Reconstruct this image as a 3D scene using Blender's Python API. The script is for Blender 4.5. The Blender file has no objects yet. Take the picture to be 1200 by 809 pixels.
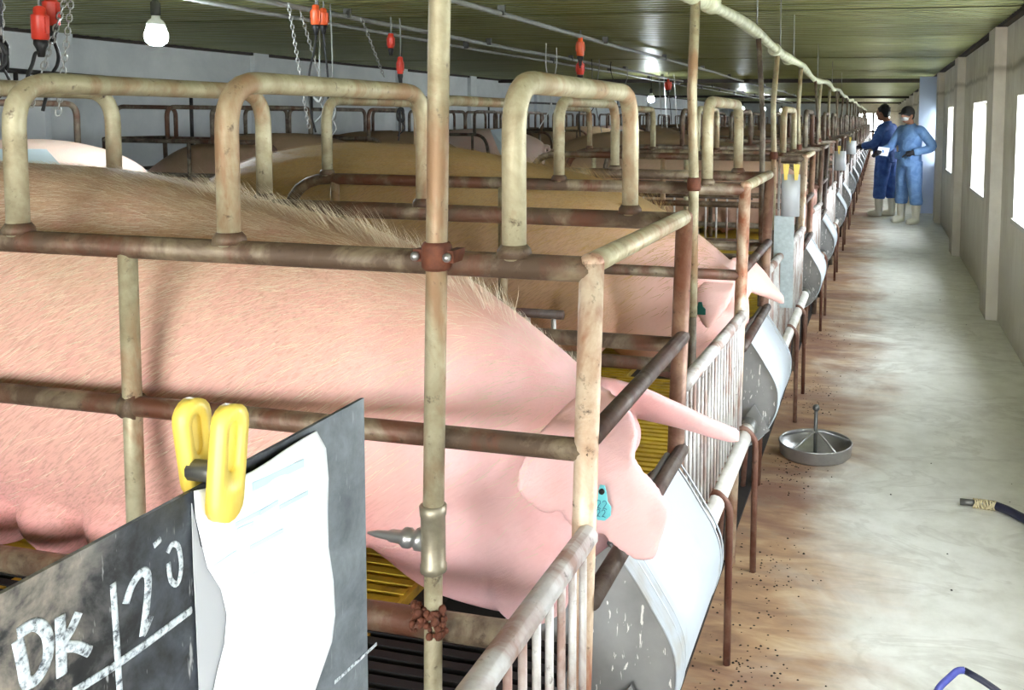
import bpy, bmesh, math, random
from mathutils import Vector, Matrix
random.seed(7)
R = random.Random(11)
scene = bpy.context.scene
COL = scene.collection
PI = math.pi

# ------------------------------------------------------------------ camera
F, PPX, PPY, CAM = 1100.0, 754.0, 220.0, Vector((0, 0, 1.51))
AX = Vector((0.96984135, 0.02638446, -0.24230481))     # world axes seen in the camera (x right, y down, z forward)
AY = Vector((0.24358966, -0.0703508, 0.96732355))
AZ = Vector((0.00847597, -0.99717332, -0.0746561))
cam = bpy.data.cameras.new('camera'); camo = bpy.data.objects.new('camera', cam); COL.objects.link(camo)
cam.sensor_width = 36.0; cam.sensor_fit = 'HORIZONTAL'; cam.lens = F / 1200 * 36
cam.shift_x = (600 - PPX) / 1200; cam.shift_y = -(404.5 - PPY) / 1200
cam.clip_start = 0.02; cam.clip_end = 300
camo.matrix_world = Matrix(((AX[0], -AX[1], -AX[2], CAM[0]), (AY[0], -AY[1], -AY[2], CAM[1]), (AZ[0], -AZ[1], -AZ[2], CAM[2]), (0, 0, 0, 1)))
scene.camera = camo

def at(px, py, axis, val):                              # photo pixel -> point on a world plane
    c = Vector((px - PPX, py - PPY, F)); r = Vector((AX.dot(c), AY.dot(c), AZ.dot(c)))
    i = 'xyz'.index(axis); return CAM + r * ((val - CAM[i]) / r[i])

# ------------------------------------------------------------------ light
SKY = 26.0
world = bpy.data.worlds.new('overcast_sky'); scene.world = world; world.use_nodes = True
bg = world.node_tree.nodes['Background']; bg.inputs[0].default_value = (0.93, 0.97, 1.0, 1); bg.inputs[1].default_value = SKY
scene.view_settings.view_transform = 'Standard'; scene.view_settings.look = 'None'
scene.view_settings.gamma = 1.0; scene.view_settings.use_curve_mapping = False
scene.view_settings.exposure = 0.0
scene.cycles.max_bounces = 10; scene.cycles.diffuse_bounces = 6; scene.cycles.transparent_max_bounces = 12
scene.cycles.sample_clamp_indirect = 12

XL, XR, YN, YF, ZC = -7.25, 0.90, -3.6, 46.0, 2.23     # room: left wall, right wall, near end, far end, ceiling
WIN = [(-1.75, -0.15), (1.75, 3.35), (5.25, 6.8), (8.3, 9.87), (11.85, 13.4), (15.25, 16.75)] + [(18.7 + 3.45 * k, 20.25 + 3.45 * k) for k in range(7)]
WZ0, WZ1 = 0.83, 1.68
def portal(loc, rot, sx, sy):
    l = bpy.data.lights.new('daylight_portal', 'AREA'); l.shape = 'RECTANGLE'; l.size = sx; l.size_y = sy
    l.cycles.is_portal = True
    o = bpy.data.objects.new('daylight_portal', l); COL.objects.link(o); o.location = loc; o.rotation_euler = rot
DX0, DX1, DZ1 = -2.3, 0.85, 2.1                          # unseen opening behind the camera, added to bring in daylight
portal(((DX0 + DX1) / 2, YN - 0.25, DZ1 / 2), (PI / 2, 0, 0), DX1 - DX0, DZ1)
for a, b in WIN:
    portal((XR + 0.22, (a + b) / 2, (WZ0 + WZ1) / 2), (0, PI / 2, 0), WZ1 - WZ0, b - a)

# ------------------------------------------------------------------ materials
def lin(c): return tuple(((v / 12.92) if v <= .04045 else ((v + .055) / 1.055) ** 2.4) for v in c)
def hexc(r, g, b): return lin((r / 255, g / 255, b / 255)) + (1,)
MATS = {}
class NT:
    def __init__(s, name):
        s.m = bpy.data.materials.new(name); s.m.use_nodes = True; s.t = s.m.node_tree; s.n = s.t.nodes
        s.b = s.n['Principled BSDF']; s.out = s.n['Material Output']; MATS[name] = s.m
    def node(s, typ, **kw):
        n = s.n.new(typ)
        for k, v in kw.items(): setattr(n, k, v)
        return n
    def link(s, a, b): s.t.links.new(a, b)
    def coord(s, scale=(1, 1, 1), rot=(0, 0, 0), world=False):
        if world: o = s.node('ShaderNodeNewGeometry').outputs['Position']
        else: o = s.node('ShaderNodeTexCoord').outputs['Object']
        mp = s.node('ShaderNodeMapping'); mp.inputs['Scale'].default_value = scale; mp.inputs['Rotation'].default_value = rot
        s.link(o, mp.inputs[0]); return mp.outputs[0]
    def noise(s, vec, scale=5, detail=5, rough=.6, dist=0):
        n = s.node('ShaderNodeTexNoise'); n.inputs['Scale'].default_value = scale; n.inputs['Detail'].default_value = detail
        n.inputs['Roughness'].default_value = rough; n.inputs['Distortion'].default_value = dist
        s.link(vec, n.inputs['Vector']); return n.outputs['Fac']
    def ramp(s, fac, stops):
        r = s.node('ShaderNodeValToRGB'); e = r.color_ramp.elements
        while len(e) > 1: e.remove(e[0])
        e[0].position, e[0].color = stops[0][0], stops[0][1]
        for p, c in stops[1:]:
            k = e.new(p); k.color = c
        s.link(fac, r.inputs[0]); return r.outputs[0]
    def mix(s, fac, a, b, typ='MIX'):
        m = s.node('ShaderNodeMix', data_type='RGBA', blend_type=typ)
        for sock, v in ((m.inputs[0], fac), (m.inputs[6], a), (m.inputs[7], b)):
            if isinstance(v, (int, float)): sock.default_value = v
            elif isinstance(v, tuple): sock.default_value = v
            else: s.link(v, sock)
        return m.outputs[2]
    def math(s, op, a, b=0.0):
        m = s.node('ShaderNodeMath', operation=op)
        for i, v in enumerate((a, b)):
            if isinstance(v, (int, float)): m.inputs[i].default_value = v
            else: s.link(v, m.inputs[i])
        return m.outputs[0]
    def maprange(s, v, a, b, c=0., d=1.):
        m = s.node('ShaderNodeMapRange'); m.interpolation_type = 'SMOOTHSTEP'
        s.link(v, m.inputs[0])
        for i, x in enumerate((a, b, c, d)): m.inputs[i + 1].default_value = x
        return m.outputs[0]
    def bump(s, h, strength=.3, dist=.01):
        b = s.node('ShaderNodeBump'); b.inputs['Strength'].default_value = strength; b.inputs['Distance'].default_value = dist
        s.link(h, b.inputs['Height']); s.link(b.outputs[0], s.b.inputs['Normal'])
    def set(s, color=None, rough=.5, metal=0., spec=.5):
        if color is not None:
            if isinstance(color, tuple): s.b.inputs['Base Color'].default_value = color
            else: s.link(color, s.b.inputs['Base Color'])
        if isinstance(rough, (int, float)): s.b.inputs['Roughness'].default_value = rough
        else: s.link(rough, s.b.inputs['Roughness'])
        s.b.inputs['Metallic'].default_value = metal; s.b.inputs['Specular IOR Level'].default_value = spec
        return s.m
BLACK, WHITE = (0, 0, 0, 1), (1, 1, 1, 1)
def simple(name, rgb, rough=.5, metal=0., var=.12, scale=30):
    t = NT(name); c = hexc(*rgb); d = tuple(x * (1 - var * 2) for x in c[:3]) + (1,)
    return t.set(t.ramp(t.noise(t.coord(), scale), [(.3, d), (.7, c)]), rough, metal)

def pipe_mat(name, pale, brown, rust, lo, hi):
    t = NT(name); v = t.coord(world=True)
    n1 = t.noise(v, 9, 6, .65, .4); n2 = t.noise(v, 38, 5, .7); n3 = t.noise(t.coord(scale=(1, 1, .45), world=True), 7, 5, .65, .5)
    c = t.ramp(n1, [(lo, hexc(*pale)), (hi, hexc(*brown))])
    c = t.mix(t.ramp(n3, [(.48, BLACK), (.62, WHITE)]), c, hexc(*rust))
    c = t.mix(t.ramp(n2, [(.60, BLACK), (.74, WHITE)]), c, hexc(62, 44, 32))
    t.bump(n2, .35, .004)
    return t.set(c, t.ramp(n1, [(.3, (.38,) * 3 + (1,)), (.7, (.75,) * 3 + (1,))]), .25)
pipe_mat('pipe_khaki', (178, 171, 142), (140, 128, 100), (146, 116, 86), .40, .66)
pipe_mat('pipe_rail', (146, 132, 108), (84, 66, 50), (98, 60, 42), .30, .56)
pipe_mat('pipe_post', (212, 194, 170), (176, 142, 114), (150, 90, 62), .42, .66)
pipe_mat('pipe_post_brown', (146, 116, 94), (104, 72, 56), (112, 66, 46), .36, .6)
pipe_mat('pipe_dark', (92, 82, 74), (62, 46, 38), (74, 46, 36), .35, .6)
pipe_mat('pipe_far', (138, 128, 112), (88, 76, 64), (98, 66, 50), .38, .6)
pipe_mat('pipe_steel', (200, 198, 194), (160, 152, 146), (150, 122, 110), .45, .70)
pipe_mat('pipe_leg', (138, 108, 92), (110, 72, 58), (98, 58, 44), .4, .62)
pipe_mat('pipe_black', (58, 58, 60), (40, 38, 38), (52, 44, 40), .4, .62)

def build_sheets():
    t = NT('trough_sheet'); v = t.coord(scale=(1, 1, 1)); n = t.noise(v, 7, 4)
    st = t.noise(t.coord(scale=(1, 26, 1)), 6, 3, .6)
    t.bump(st, .25, .004); t.set(t.mix(t.ramp(n, [(.55, BLACK), (.75, WHITE)]), hexc(180, 188, 195), hexc(168, 162, 152)), .55, .15)
    t = NT('trough_plate'); v = t.coord(); n = t.noise(v, 6, 5)
    streak = t.noise(t.coord(scale=(10, 10, 2.2), rot=(.3, .2, 0)), 9, 3, .6, .6)
    c = t.ramp(n, [(.35, hexc(122, 122, 122)), (.65, hexc(146, 146, 145))])
    c = t.mix(t.ramp(streak, [(.635, BLACK), (.66, WHITE)]), c, hexc(226, 224, 220)); t.set(c, .5, .15)
    t = NT('pvc_white'); n = t.noise(t.coord(), 14, 5); t.set(t.ramp(n, [(.35, hexc(226, 224, 218)), (.72, hexc(188, 184, 172))]), .4)
    t = NT('hose_wrap'); n = t.noise(t.coord(), 18, 5); t.set(t.ramp(n, [(.35, hexc(214, 216, 190)), (.7, hexc(160, 160, 128))]), .5)
build_sheets()

def build_concrete():
    t = NT('floor_concrete'); v = t.coord(world=True)
    sep = t.node('ShaderNodeSeparateXYZ'); t.link(v, sep.inputs[0]); X = sep.outputs[0]
    big = t.noise(v, 1.5, 6, .62, .6); mid = t.noise(v, 7, 6, .65); fine = t.noise(v, 46, 5, .7)
    stv = t.noise(t.coord(scale=(.8, 3.0, 1), world=True), 4, 5, .62, .8)
    base = t.ramp(mid, [(.3, hexc(208, 207, 196)), (.52, hexc(226, 226, 217)), (.75, hexc(238, 238, 231))])
    edge = t.maprange(t.math('ADD', X, t.math('MULTIPLY', big, -.9)), -.78, -.28, 1, 0)
    brown = t.ramp(stv, [(.3, hexc(124, 86, 60)), (.52, hexc(168, 130, 92)), (.74, hexc(200, 172, 132))])
    c = t.mix(t.math('MULTIPLY', edge, .93), base, brown)
    band = t.ramp(t.noise(t.coord(scale=(.35, 1.0, 1), world=True), 1.9, 4, .6, 1.0), [(.46, BLACK), (.58, WHITE)])
    c = t.mix(t.math('MULTIPLY', t.math('MULTIPLY', band, edge), .75), c, hexc(128, 92, 80))
    pud = t.ramp(t.noise(t.coord(scale=(.6, 1.2, 1), world=True), 2.6, 5, .6, 1.2), [(.53, BLACK), (.56, WHITE), (.62, BLACK)])
    c = t.mix(t.math('MULTIPLY', pud, .22), c, hexc(150, 142, 124))
    c = t.mix(t.ramp(fine, [(.68, BLACK), (.78, WHITE)]), c, hexc(112, 96, 80))
    t.bump(fine, .15, .004); t.set(c, t.ramp(mid, [(.3, (.35,) * 3 + (1,)), (.7, (.7,) * 3 + (1,))]), 0, .4)
    t = NT('wall_plaster'); v = t.coord(world=True); n = t.noise(v, 2.2, 6, .65, .4); f = t.noise(v, 22, 5)
    sep = t.node('ShaderNodeSeparateXYZ'); t.link(v, sep.inputs[0]); Z = sep.outputs[2]
    c = t.ramp(n, [(.3, hexc(206, 200, 188)), (.6, hexc(228, 225, 215)), (.8, hexc(236, 234, 226))])
    run = t.noise(t.coord(scale=(1, 6, .35), world=True), 3, 5, .6)
    c = t.mix(t.math('MULTIPLY', t.ramp(run, [(.52, BLACK), (.7, WHITE)]), .45), c, hexc(170, 162, 146))
    damp = t.maprange(t.math('ADD', Z, t.math('MULTIPLY', n, -.5)), -.1, .55, .6, 0)
    c = t.mix(damp, c, hexc(168, 160, 138))
    zz = t.math('ABSOLUTE', t.math('SUBTRACT', t.math('ADD', Z, t.math('MULTIPLY', n, .10)), 1.94))
    c = t.mix(t.maprange(zz, .0, .045, .55, 0), c, hexc(142, 136, 122))
    t.bump(f, .12, .004); t.set(c, .75)
    t = NT('wall_left_paint'); v = t.coord(world=True); n = t.noise(v, 1.6, 6, .65, .4)
    t.set(t.ramp(n, [(.3, hexc(196, 202, 206)), (.65, hexc(222, 226, 228))]), .7)
    t = NT('ceiling_metal'); v = t.coord(scale=(.5, 4, 1), world=True); n = t.noise(v, 2.2, 5, .6)
    t.set(t.ramp(n, [(.3, hexc(122, 126, 84)), (.55, hexc(150, 154, 106)), (.75, hexc(164, 166, 128))]), .38, .6)
    t = NT('slat_yellow'); n = t.noise(t.coord(world=True), 12, 5); t.set(t.ramp(n, [(.35, hexc(206, 176, 50)), (.62, hexc(176, 146, 44)), (.75, hexc(110, 86, 44))]), .5)
build_concrete()
simple('soil_and_shade', (44, 36, 30), .9, 0, .2, 8)
simple('slat_void_shade', (14, 11, 10), .85, 0, .2, 12)  # near-black colour stands in for the shaded void under the near rail
simple('beam_dark', (52, 44, 38), .8, 0, .2, 12)
simple('window_frame', (92, 92, 90), .5, 0, .05)
simple('sill_white', (206, 206, 198), .5, 0, .05)
simple('leaf_blue_light', (198, 214, 240), .6, 0, .04, 3)
simple('steel', (170, 170, 168), .32, .7, .08)
simple('steel_dark', (112, 112, 108), .4, .6, .1)
simple('galv_perforated', (176, 188, 190), .5, .4, .12, 60)
simple('rust_brown', (112, 62, 40), .8, 0, .25, 60)
simple('brass_old', (168, 160, 138), .45, .6, .15, 50)
simple('yellow_plastic', (236, 208, 92), .4, 0, .04)
simple('paper', (236, 240, 246), .55, 0, .01, 4)
simple('paper_shade', (172, 174, 178), .6, 0, .02, 4)  # shade on the under page, put into a greyer copy of paper
simple('print_blue', (190, 220, 234), .7, 0, .02)
simple('card_grey', (196, 200, 204), .5, .1, .05, 9)
def chalk_mat():
    t = NT('chalk'); n = t.noise(t.coord(world=True), 210, 5, .7); t.set(t.ramp(n, [(.36, hexc(70, 74, 80)), (.50, hexc(178, 186, 192)), (.7, hexc(214, 220, 224))]), .95)
chalk_mat()
simple('red_plastic', (214, 62, 44), .38, 0, .06)
simple('orange_plastic', (232, 96, 48), .38, 0, .06)
simple('black_rubber', (30, 30, 32), .55, 0, .1)
simple('navy_rubber', (34, 36, 58), .45, 0, .1)
simple('blue_strap', (84, 92, 178), .45, 0, .15, 60)
simple('twine', (214, 200, 160), .9, 0, .15, 90)
simple('cord_grey', (150, 152, 150), .7, 0, .1)
simple('chain_steel', (176, 176, 174), .45, .6, .1)
simple('lamp_white', (232, 234, 236), .4)
simple('tag_blue', (120, 222, 232), .4, 0, .03)
simple('tag_green', (24, 98, 84), .4, 0, .1)
simple('tag_ink', (70, 150, 180), .5)
simple('white_panel', (214, 232, 242), .5, 0, .03, 6)
simple('skin_person', (150, 104, 82), .55, 0, .05)
simple('hair_black', (22, 20, 22), .6, 0, .2, 60)
simple('glove_dark', (34, 34, 42), .6, 0, .1)
simple('boot_cream', (226, 223, 206), .45, 0, .06, 10)
simple('mask_white', (226, 228, 232), .7)
simple('cap_dark', (36, 34, 38), .7, 0, .1)
def cloth(name, a, b):
    t = NT(name); n = t.noise(t.coord(), 9, 4, .6, .6); t.bump(n, .6, .03); t.set(t.ramp(n, [(.35, hexc(*a)), (.65, hexc(*b))]), .8)
cloth('cloth_deep_blue', (54, 86, 154), (76, 114, 186)); cloth('cloth_blue', (92, 132, 188), (124, 162, 212))
def emit(name, rgb, s):
    t = NT(name); t.b.inputs['Base Color'].default_value = hexc(*rgb); t.b.inputs['Emission Color'].default_value = hexc(*rgb); t.b.inputs['Emission Strength'].default_value = s
emit('bulb_glow', (236, 246, 255), 560)
def glass():
    t = NT('window_glass'); t.n.remove(t.b)
    a = t.node('ShaderNodeBsdfTransparent'); g = t.node('ShaderNodeBsdfGlossy'); g.inputs['Roughness'].default_value = .05
    m = t.node('ShaderNodeMixShader'); m.inputs[0].default_value = .06; a.inputs[0].default_value = (.96, .98, 1, 1)
    t.link(a.outputs[0], m.inputs[1]); t.link(g.outputs[0], m.inputs[2]); t.link(m.outputs[0], t.out.inputs[0])
glass()
def board_mat():
    t = NT('board_black'); v = t.coord(world=True); n = t.noise(v, 26, 6, .65, .3); k = t.noise(v, 90, 5, .7); d = t.noise(v, 7, 4)
    c = t.ramp(n, [(.40, hexc(22, 23, 26)), (.62, hexc(66, 72, 80)), (.80, hexc(120, 124, 128))])
    sc = t.noise(t.coord(scale=(4, 30, 6), rot=(.6, 0, 0), world=True), 6, 3, .6, .2)
    c = t.mix(t.ramp(sc, [(.66, BLACK), (.72, WHITE)]), c, hexc(150, 152, 152))
    # smeared chalk and dried dirt at the end where the letters stand
    sep = t.node('ShaderNodeSeparateXYZ'); t.link(v, sep.inputs[0])
    m = t.maprange(t.math('ADD', sep.outputs[1], t.math('MULTIPLY', d, .12)), .44, .50, 1, 0)
    c = t.mix(t.math('MULTIPLY', m, t.ramp(n, [(.42, BLACK), (.7, WHITE)])), c, hexc(164, 152, 136))
    m2 = t.maprange(t.math('ADD', sep.outputs[1], t.math('MULTIPLY', d, .04)), .60, .64, 0, 1)
    c = t.mix(t.math('MULTIPLY', m2, .75), c, t.ramp(n, [(.3, hexc(84, 92, 100)), (.7, hexc(128, 136, 142))]))
    t.set(c, t.ramp(k, [(.3, (.35,) * 3 + (1,)), (.7, (.6,) * 3 + (1,))]), 0, .45)
board_mat()
def sow_mat(name, flank, back, belly, face, hi, streakdark):
    t = NT(name); v = t.coord(); sep = t.node('ShaderNodeSeparateXYZ'); t.link(v, sep.inputs[0]); X, Z = sep.outputs[0], sep.outputs[2]
    n = t.noise(v, 3.2, 5, .6, .5); n2 = t.noise(v, 9, 4, .6)
    r1 = t.coord(rot=(0, .62, 0)); mp = t.node('ShaderNodeMapping'); mp.inputs['Scale'].default_value = (16, 120, 190); t.link(r1, mp.inputs[0])
    hair = t.noise(mp.outputs[0], 1.6, 5, .62, .25)
    zz = t.math('ADD', Z, t.math('MULTIPLY', t.math('SUBTRACT', n, .5), .34))
    up = t.maprange(zz, .98, hi, 0, 1)
    c = t.mix(up, hexc(*flank), hexc(*back))
    c = t.mix(t.maprange(zz, .62, .86, .85, 0), c, hexc(*belly))
    fx = t.math('ADD', X, t.math('MULTIPLY', t.math('SUBTRACT', n, .5), .35))
    c = t.mix(t.math('MULTIPLY', t.maprange(fx, -1.0, -.62, 0, .9), t.maprange(zz, 1.14, 1.0, 0, 1)), c, hexc(*face))
    c = t.mix(t.math('MULTIPLY', t.ramp(n2, [(.52, BLACK), (.72, WHITE)]), .30), c, hexc(*belly))
    c = t.mix(t.math('MULTIPLY', t.ramp(hair, [(.46, BLACK), (.70, WHITE)]), t.math('MULTIPLY', t.maprange(fx, -.75, -1.15, .10, 1), streakdark)), c, hexc(138, 108, 80))
    t.bump(hair, .35, .006); t.set(c, .62, 0, .35)
    t.b.inputs['Subsurface Weight'].default_value = .12; t.b.inputs['Subsurface Radius'].default_value = (.02, .008, .005); t.b.inputs['Subsurface Scale'].default_value = .4
sow_mat('sow_pink', (216, 168, 154), (188, 156, 128), (216, 148, 146), (238, 194, 193), 1.38, .5)
sow_mat('sow_golden', (200, 164, 132), (186, 158, 114), (214, 160, 138), (240, 196, 188), 1.22, .5)
sow_mat('sow_grey', (176, 146, 122), (140, 118, 92), (182, 140, 124), (206, 166, 154), 1.30, .4)
sow_mat('sow_white', (242, 214, 202), (232, 206, 190), (240, 190, 184), (246, 208, 204), 1.5, .12)
simple('hair_cream', (232, 214, 186), .6, 0, .12, 40)
simple('hair_golden', (198, 160, 96), .6, 0, .15, 40)
simple('piglet_pink', (238, 190, 182), .55, 0, .05, 12)

# ------------------------------------------------------------------ mesh helpers
def link(o, parent=None):
    COL.objects.link(o)
    if parent is not None: o.parent = parent
    return o
def mesh(name, verts, faces, mat, smooth=True):
    m = bpy.data.meshes.new(name); m.from_pydata([tuple(v) for v in verts], [], faces); m.update()
    if mat: m.materials.append(MATS[mat])
    if smooth:
        for p in m.polygons: p.use_smooth = True
    return m
def obj(name, data, parent=None, loc=None):
    o = bpy.data.objects.new(name, data); link(o, parent)
    if loc is not None: o.location = loc
    return o
def thing(name, label, cat, loc=(0, 0, 0), rz=0, group=None):
    o = bpy.data.objects.new(name, None); link(o); o.location = loc; o.rotation_euler = (0, 0, rz); o.empty_display_size = .1
    return tag(o, label, cat, group)
def tag(o, label, cat, group=None, kind=None):
    if label: o['label'] = label
    if cat: o['category'] = cat
    if group: o['group'] = group
    if kind: o['kind'] = kind
    return o
class MB:
    """collects shapes, builds one mesh"""
    def __init__(s): s.v, s.f, s.flat = [], [], []
    def add(s, vs, fs, flat=False):
        b = len(s.v); s.v += [Vector(v) for v in vs]; s.f += [tuple(b + i for i in f) for f in fs]; s.flat += [flat] * len(fs); return s
    def box(s, a, b, bev=0.0):
        x0, y0, z0 = a; x1, y1, z1 = b
        vs = [(x0, y0, z0), (x1, y0, z0), (x1, y1, z0), (x0, y1, z0), (x0, y0, z1), (x1, y0, z1), (x1, y1, z1), (x0, y1, z1)]
        return s.add(vs, [(3, 2, 1, 0), (4, 5, 6, 7), (0, 1, 5, 4), (1, 2, 6, 5), (2, 3, 7, 6), (3, 0, 4, 7)], True)
    def tube(s, pts, r, seg=10, cap=True, flatten=None):
        pts = [Vector(p) for p in pts]; n = len(pts); rr = r if isinstance(r, (list, tuple)) else [r] * n
        t0 = (pts[1] - pts[0]).normalized(); up = Vector((0, 0, 1)) if abs(t0.z) < .9 else Vector((1, 0, 0))
        u = (up - t0 * up.dot(t0)).normalized(); vs, fs = [], []
        for i in range(n):
            t = (pts[min(i + 1, n - 1)] - pts[max(i - 1, 0)]).normalized()
            u = (u - t * u.dot(t)).normalized(); w = t.cross(u)
            for k in range(seg):
                a = 2 * PI * k / seg; vs.append(pts[i] + (u * math.cos(a) + w * math.sin(a)) * rr[i])
        for i in range(n - 1):
            for k in range(seg):
                a, b = i * seg + k, i * seg + (k + 1) % seg; fs.append((a, b, b + seg, a + seg))
        if cap: fs += [tuple(reversed(range(seg))), tuple(range((n - 1) * seg, n * seg))]
        return s.add(vs, fs)
    def lathe(s, prof, origin=(0, 0, 0), seg=20, axis='z'):
        o = Vector(origin); vs, fs = [], []
        for r, h in prof:
            for k in range(seg):
                a = 2 * PI * k / seg; c, q = r * math.cos(a), r * math.sin(a)
                vs.append(o + (Vector((c, q, h)) if axis == 'z' else Vector((h, c, q)) if axis == 'x' else Vector((q, h, c))))
        for i in range(len(prof) - 1):
            for k in range(seg):
                a, b = i * seg + k, i * seg + (k + 1) % seg; fs.append((a, b, b + seg, a + seg))
        fs += [tuple(reversed(range(seg))), tuple(range((len(prof) - 1) * seg, len(prof) * seg))]
        return s.add(vs, fs)
    def ball(s, c, r, seg=14, rings=8):
        c = Vector(c); r = Vector(r) if not isinstance(r, (int, float)) else Vector((r, r, r)); vs, fs = [], []
        for i in range(1, rings):
            th = PI * i / rings
            for k in range(seg):
                a = 2 * PI * k / seg; vs.append(c + Vector((r.x * math.sin(th) * math.cos(a), r.y * math.sin(th) * math.sin(a), r.z * math.cos(th))))
        top, bot = len(vs), len(vs) + 1; vs += [c + Vector((0, 0, r.z)), c - Vector((0, 0, r.z))]
        for i in range(rings - 2):
            for k in range(seg):
                a, b = i * seg + k, i * seg + (k + 1) % seg; fs.append((a, a + seg, b + seg, b))
        for k in range(seg):
            fs.append((top, k, (k + 1) % seg)); q = (rings - 2) * seg; fs.append((bot, q + (k + 1) % seg, q + k))
        return s.add(vs, fs)
    def slab(s, outline, off):                          # closed outline (3D) extruded by vector off
        off = Vector(off); n = len(outline); vs = [Vector(p) for p in outline] + [Vector(p) + off for p in outline]
        fs = [tuple(range(n)), tuple(reversed(range(n, 2 * n)))] + [(i, i + n, (i + 1) % n + n, (i + 1) % n) for i in range(n)]
        return s.add(vs, fs, True)
    def loft(s, rings, cap=True):
        n = len(rings[0]); vs = [v for r in rings for v in r]; fs = []
        for i in range(len(rings) - 1):
            for k in range(n):
                a, b = i * n + k, i * n + (k + 1) % n; fs.append((a, b, b + n, a + n))
        if cap: fs += [tuple(reversed(range(n))), tuple(range((len(rings) - 1) * n, len(rings) * n))]
        return s.add(vs, fs)
    def mesh(s, name, mat):
        m = mesh(name, s.v, s.f, mat, False); bm = bmesh.new(); bm.from_mesh(m); bmesh.ops.recalc_face_normals(bm, faces=bm.faces)
        bm.to_mesh(m); bm.free()
        for p, fl in zip(m.polygons, s.flat): p.use_smooth = not fl
        return m
    def build(s, name, mat, parent=None, loc=None): return obj(name, s.mesh(name, mat), parent, loc)

def bend(pts, rad, n=6):                                # round the corners of a polyline
    pts = [Vector(p) for p in pts]; out = [pts[0]]
    for i in range(1, len(pts) - 1):
        a, b, c = pts[i - 1], pts[i], pts[i + 1]; d1, d2 = (a - b), (c - b)
        r = min(rad, d1.length * .49, d2.length * .49); p, q = b + d1.normalized() * r, b + d2.normalized() * r
        for k in range(n + 1):
            t = k / n; out.append(p * (1 - t) ** 2 + b * 2 * t * (1 - t) + q * t * t)
    return out + [pts[-1]]
def smooth_path(pts, n=6):
    pts = [Vector(p) for p in pts]; out = []
    for i in range(len(pts) - 1):
        p0, p1, p2, p3 = pts[max(i - 1, 0)], pts[i], pts[i + 1], pts[min(i + 2, len(pts) - 1)]
        for k in range(n):
            t = k / n; out.append(.5 * ((2 * p1) + (p2 - p0) * t + (2 * p0 - 5 * p1 + 4 * p2 - p3) * t * t + (3 * p1 - p0 - 3 * p2 + p3) * t ** 3))
    return out + [pts[-1]]
def tube_mesh(name, pts, r, mat, seg=10): return MB().tube(pts, r, seg).mesh(name, mat)
def tube_obj(name, pts, r, mat, parent=None, seg=10): return obj(name, tube_mesh(name, pts, r, mat, seg), parent)
def struct(o): o['kind'] = 'structure'; return o
def copy_tree(src, loc, rz=0, deep=True):
    c = src.copy(); COL.objects.link(c); c.location = loc; c.rotation_euler = (0, 0, rz)
    for ch in src.children:
        d = ch.copy(); COL.objects.link(d); d.parent = c; d.matrix_parent_inverse = ch.matrix_parent_inverse
        for g in ch.children:
            e = g.copy(); COL.objects.link(e); e.parent = d
    return c
ORD = ['zeroth', 'first', 'second', 'third', 'fourth', 'fifth', 'sixth', 'seventh', 'eighth', 'ninth', 'tenth', 'eleventh', 'twelfth', 'thirteenth', 'fourteenth', 'fifteenth',
       'sixteenth', 'seventeenth', 'eighteenth', 'nineteenth', 'twentieth', 'twenty-first', 'twenty-second', 'twenty-third', 'twenty-fourth']
def remesh(mb, name, voxel, mat, smooth=4, factor=.5):
    o = mb.build('temp_shape', None); md = o.modifiers.new('r', 'REMESH'); md.mode = 'VOXEL'; md.voxel_size = voxel; md.use_smooth_shade = True
    sm = o.modifiers.new('s', 'SMOOTH'); sm.iterations = smooth; sm.factor = factor
    dg = bpy.context.evaluated_depsgraph_get(); m = bpy.data.meshes.new_from_object(o.evaluated_get(dg)); m.name = name
    bpy.data.objects.remove(o, do_unlink=True); m.materials.clear(); m.materials.append(MATS[mat])
    for p in m.polygons: p.use_smooth = True
    return m

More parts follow.
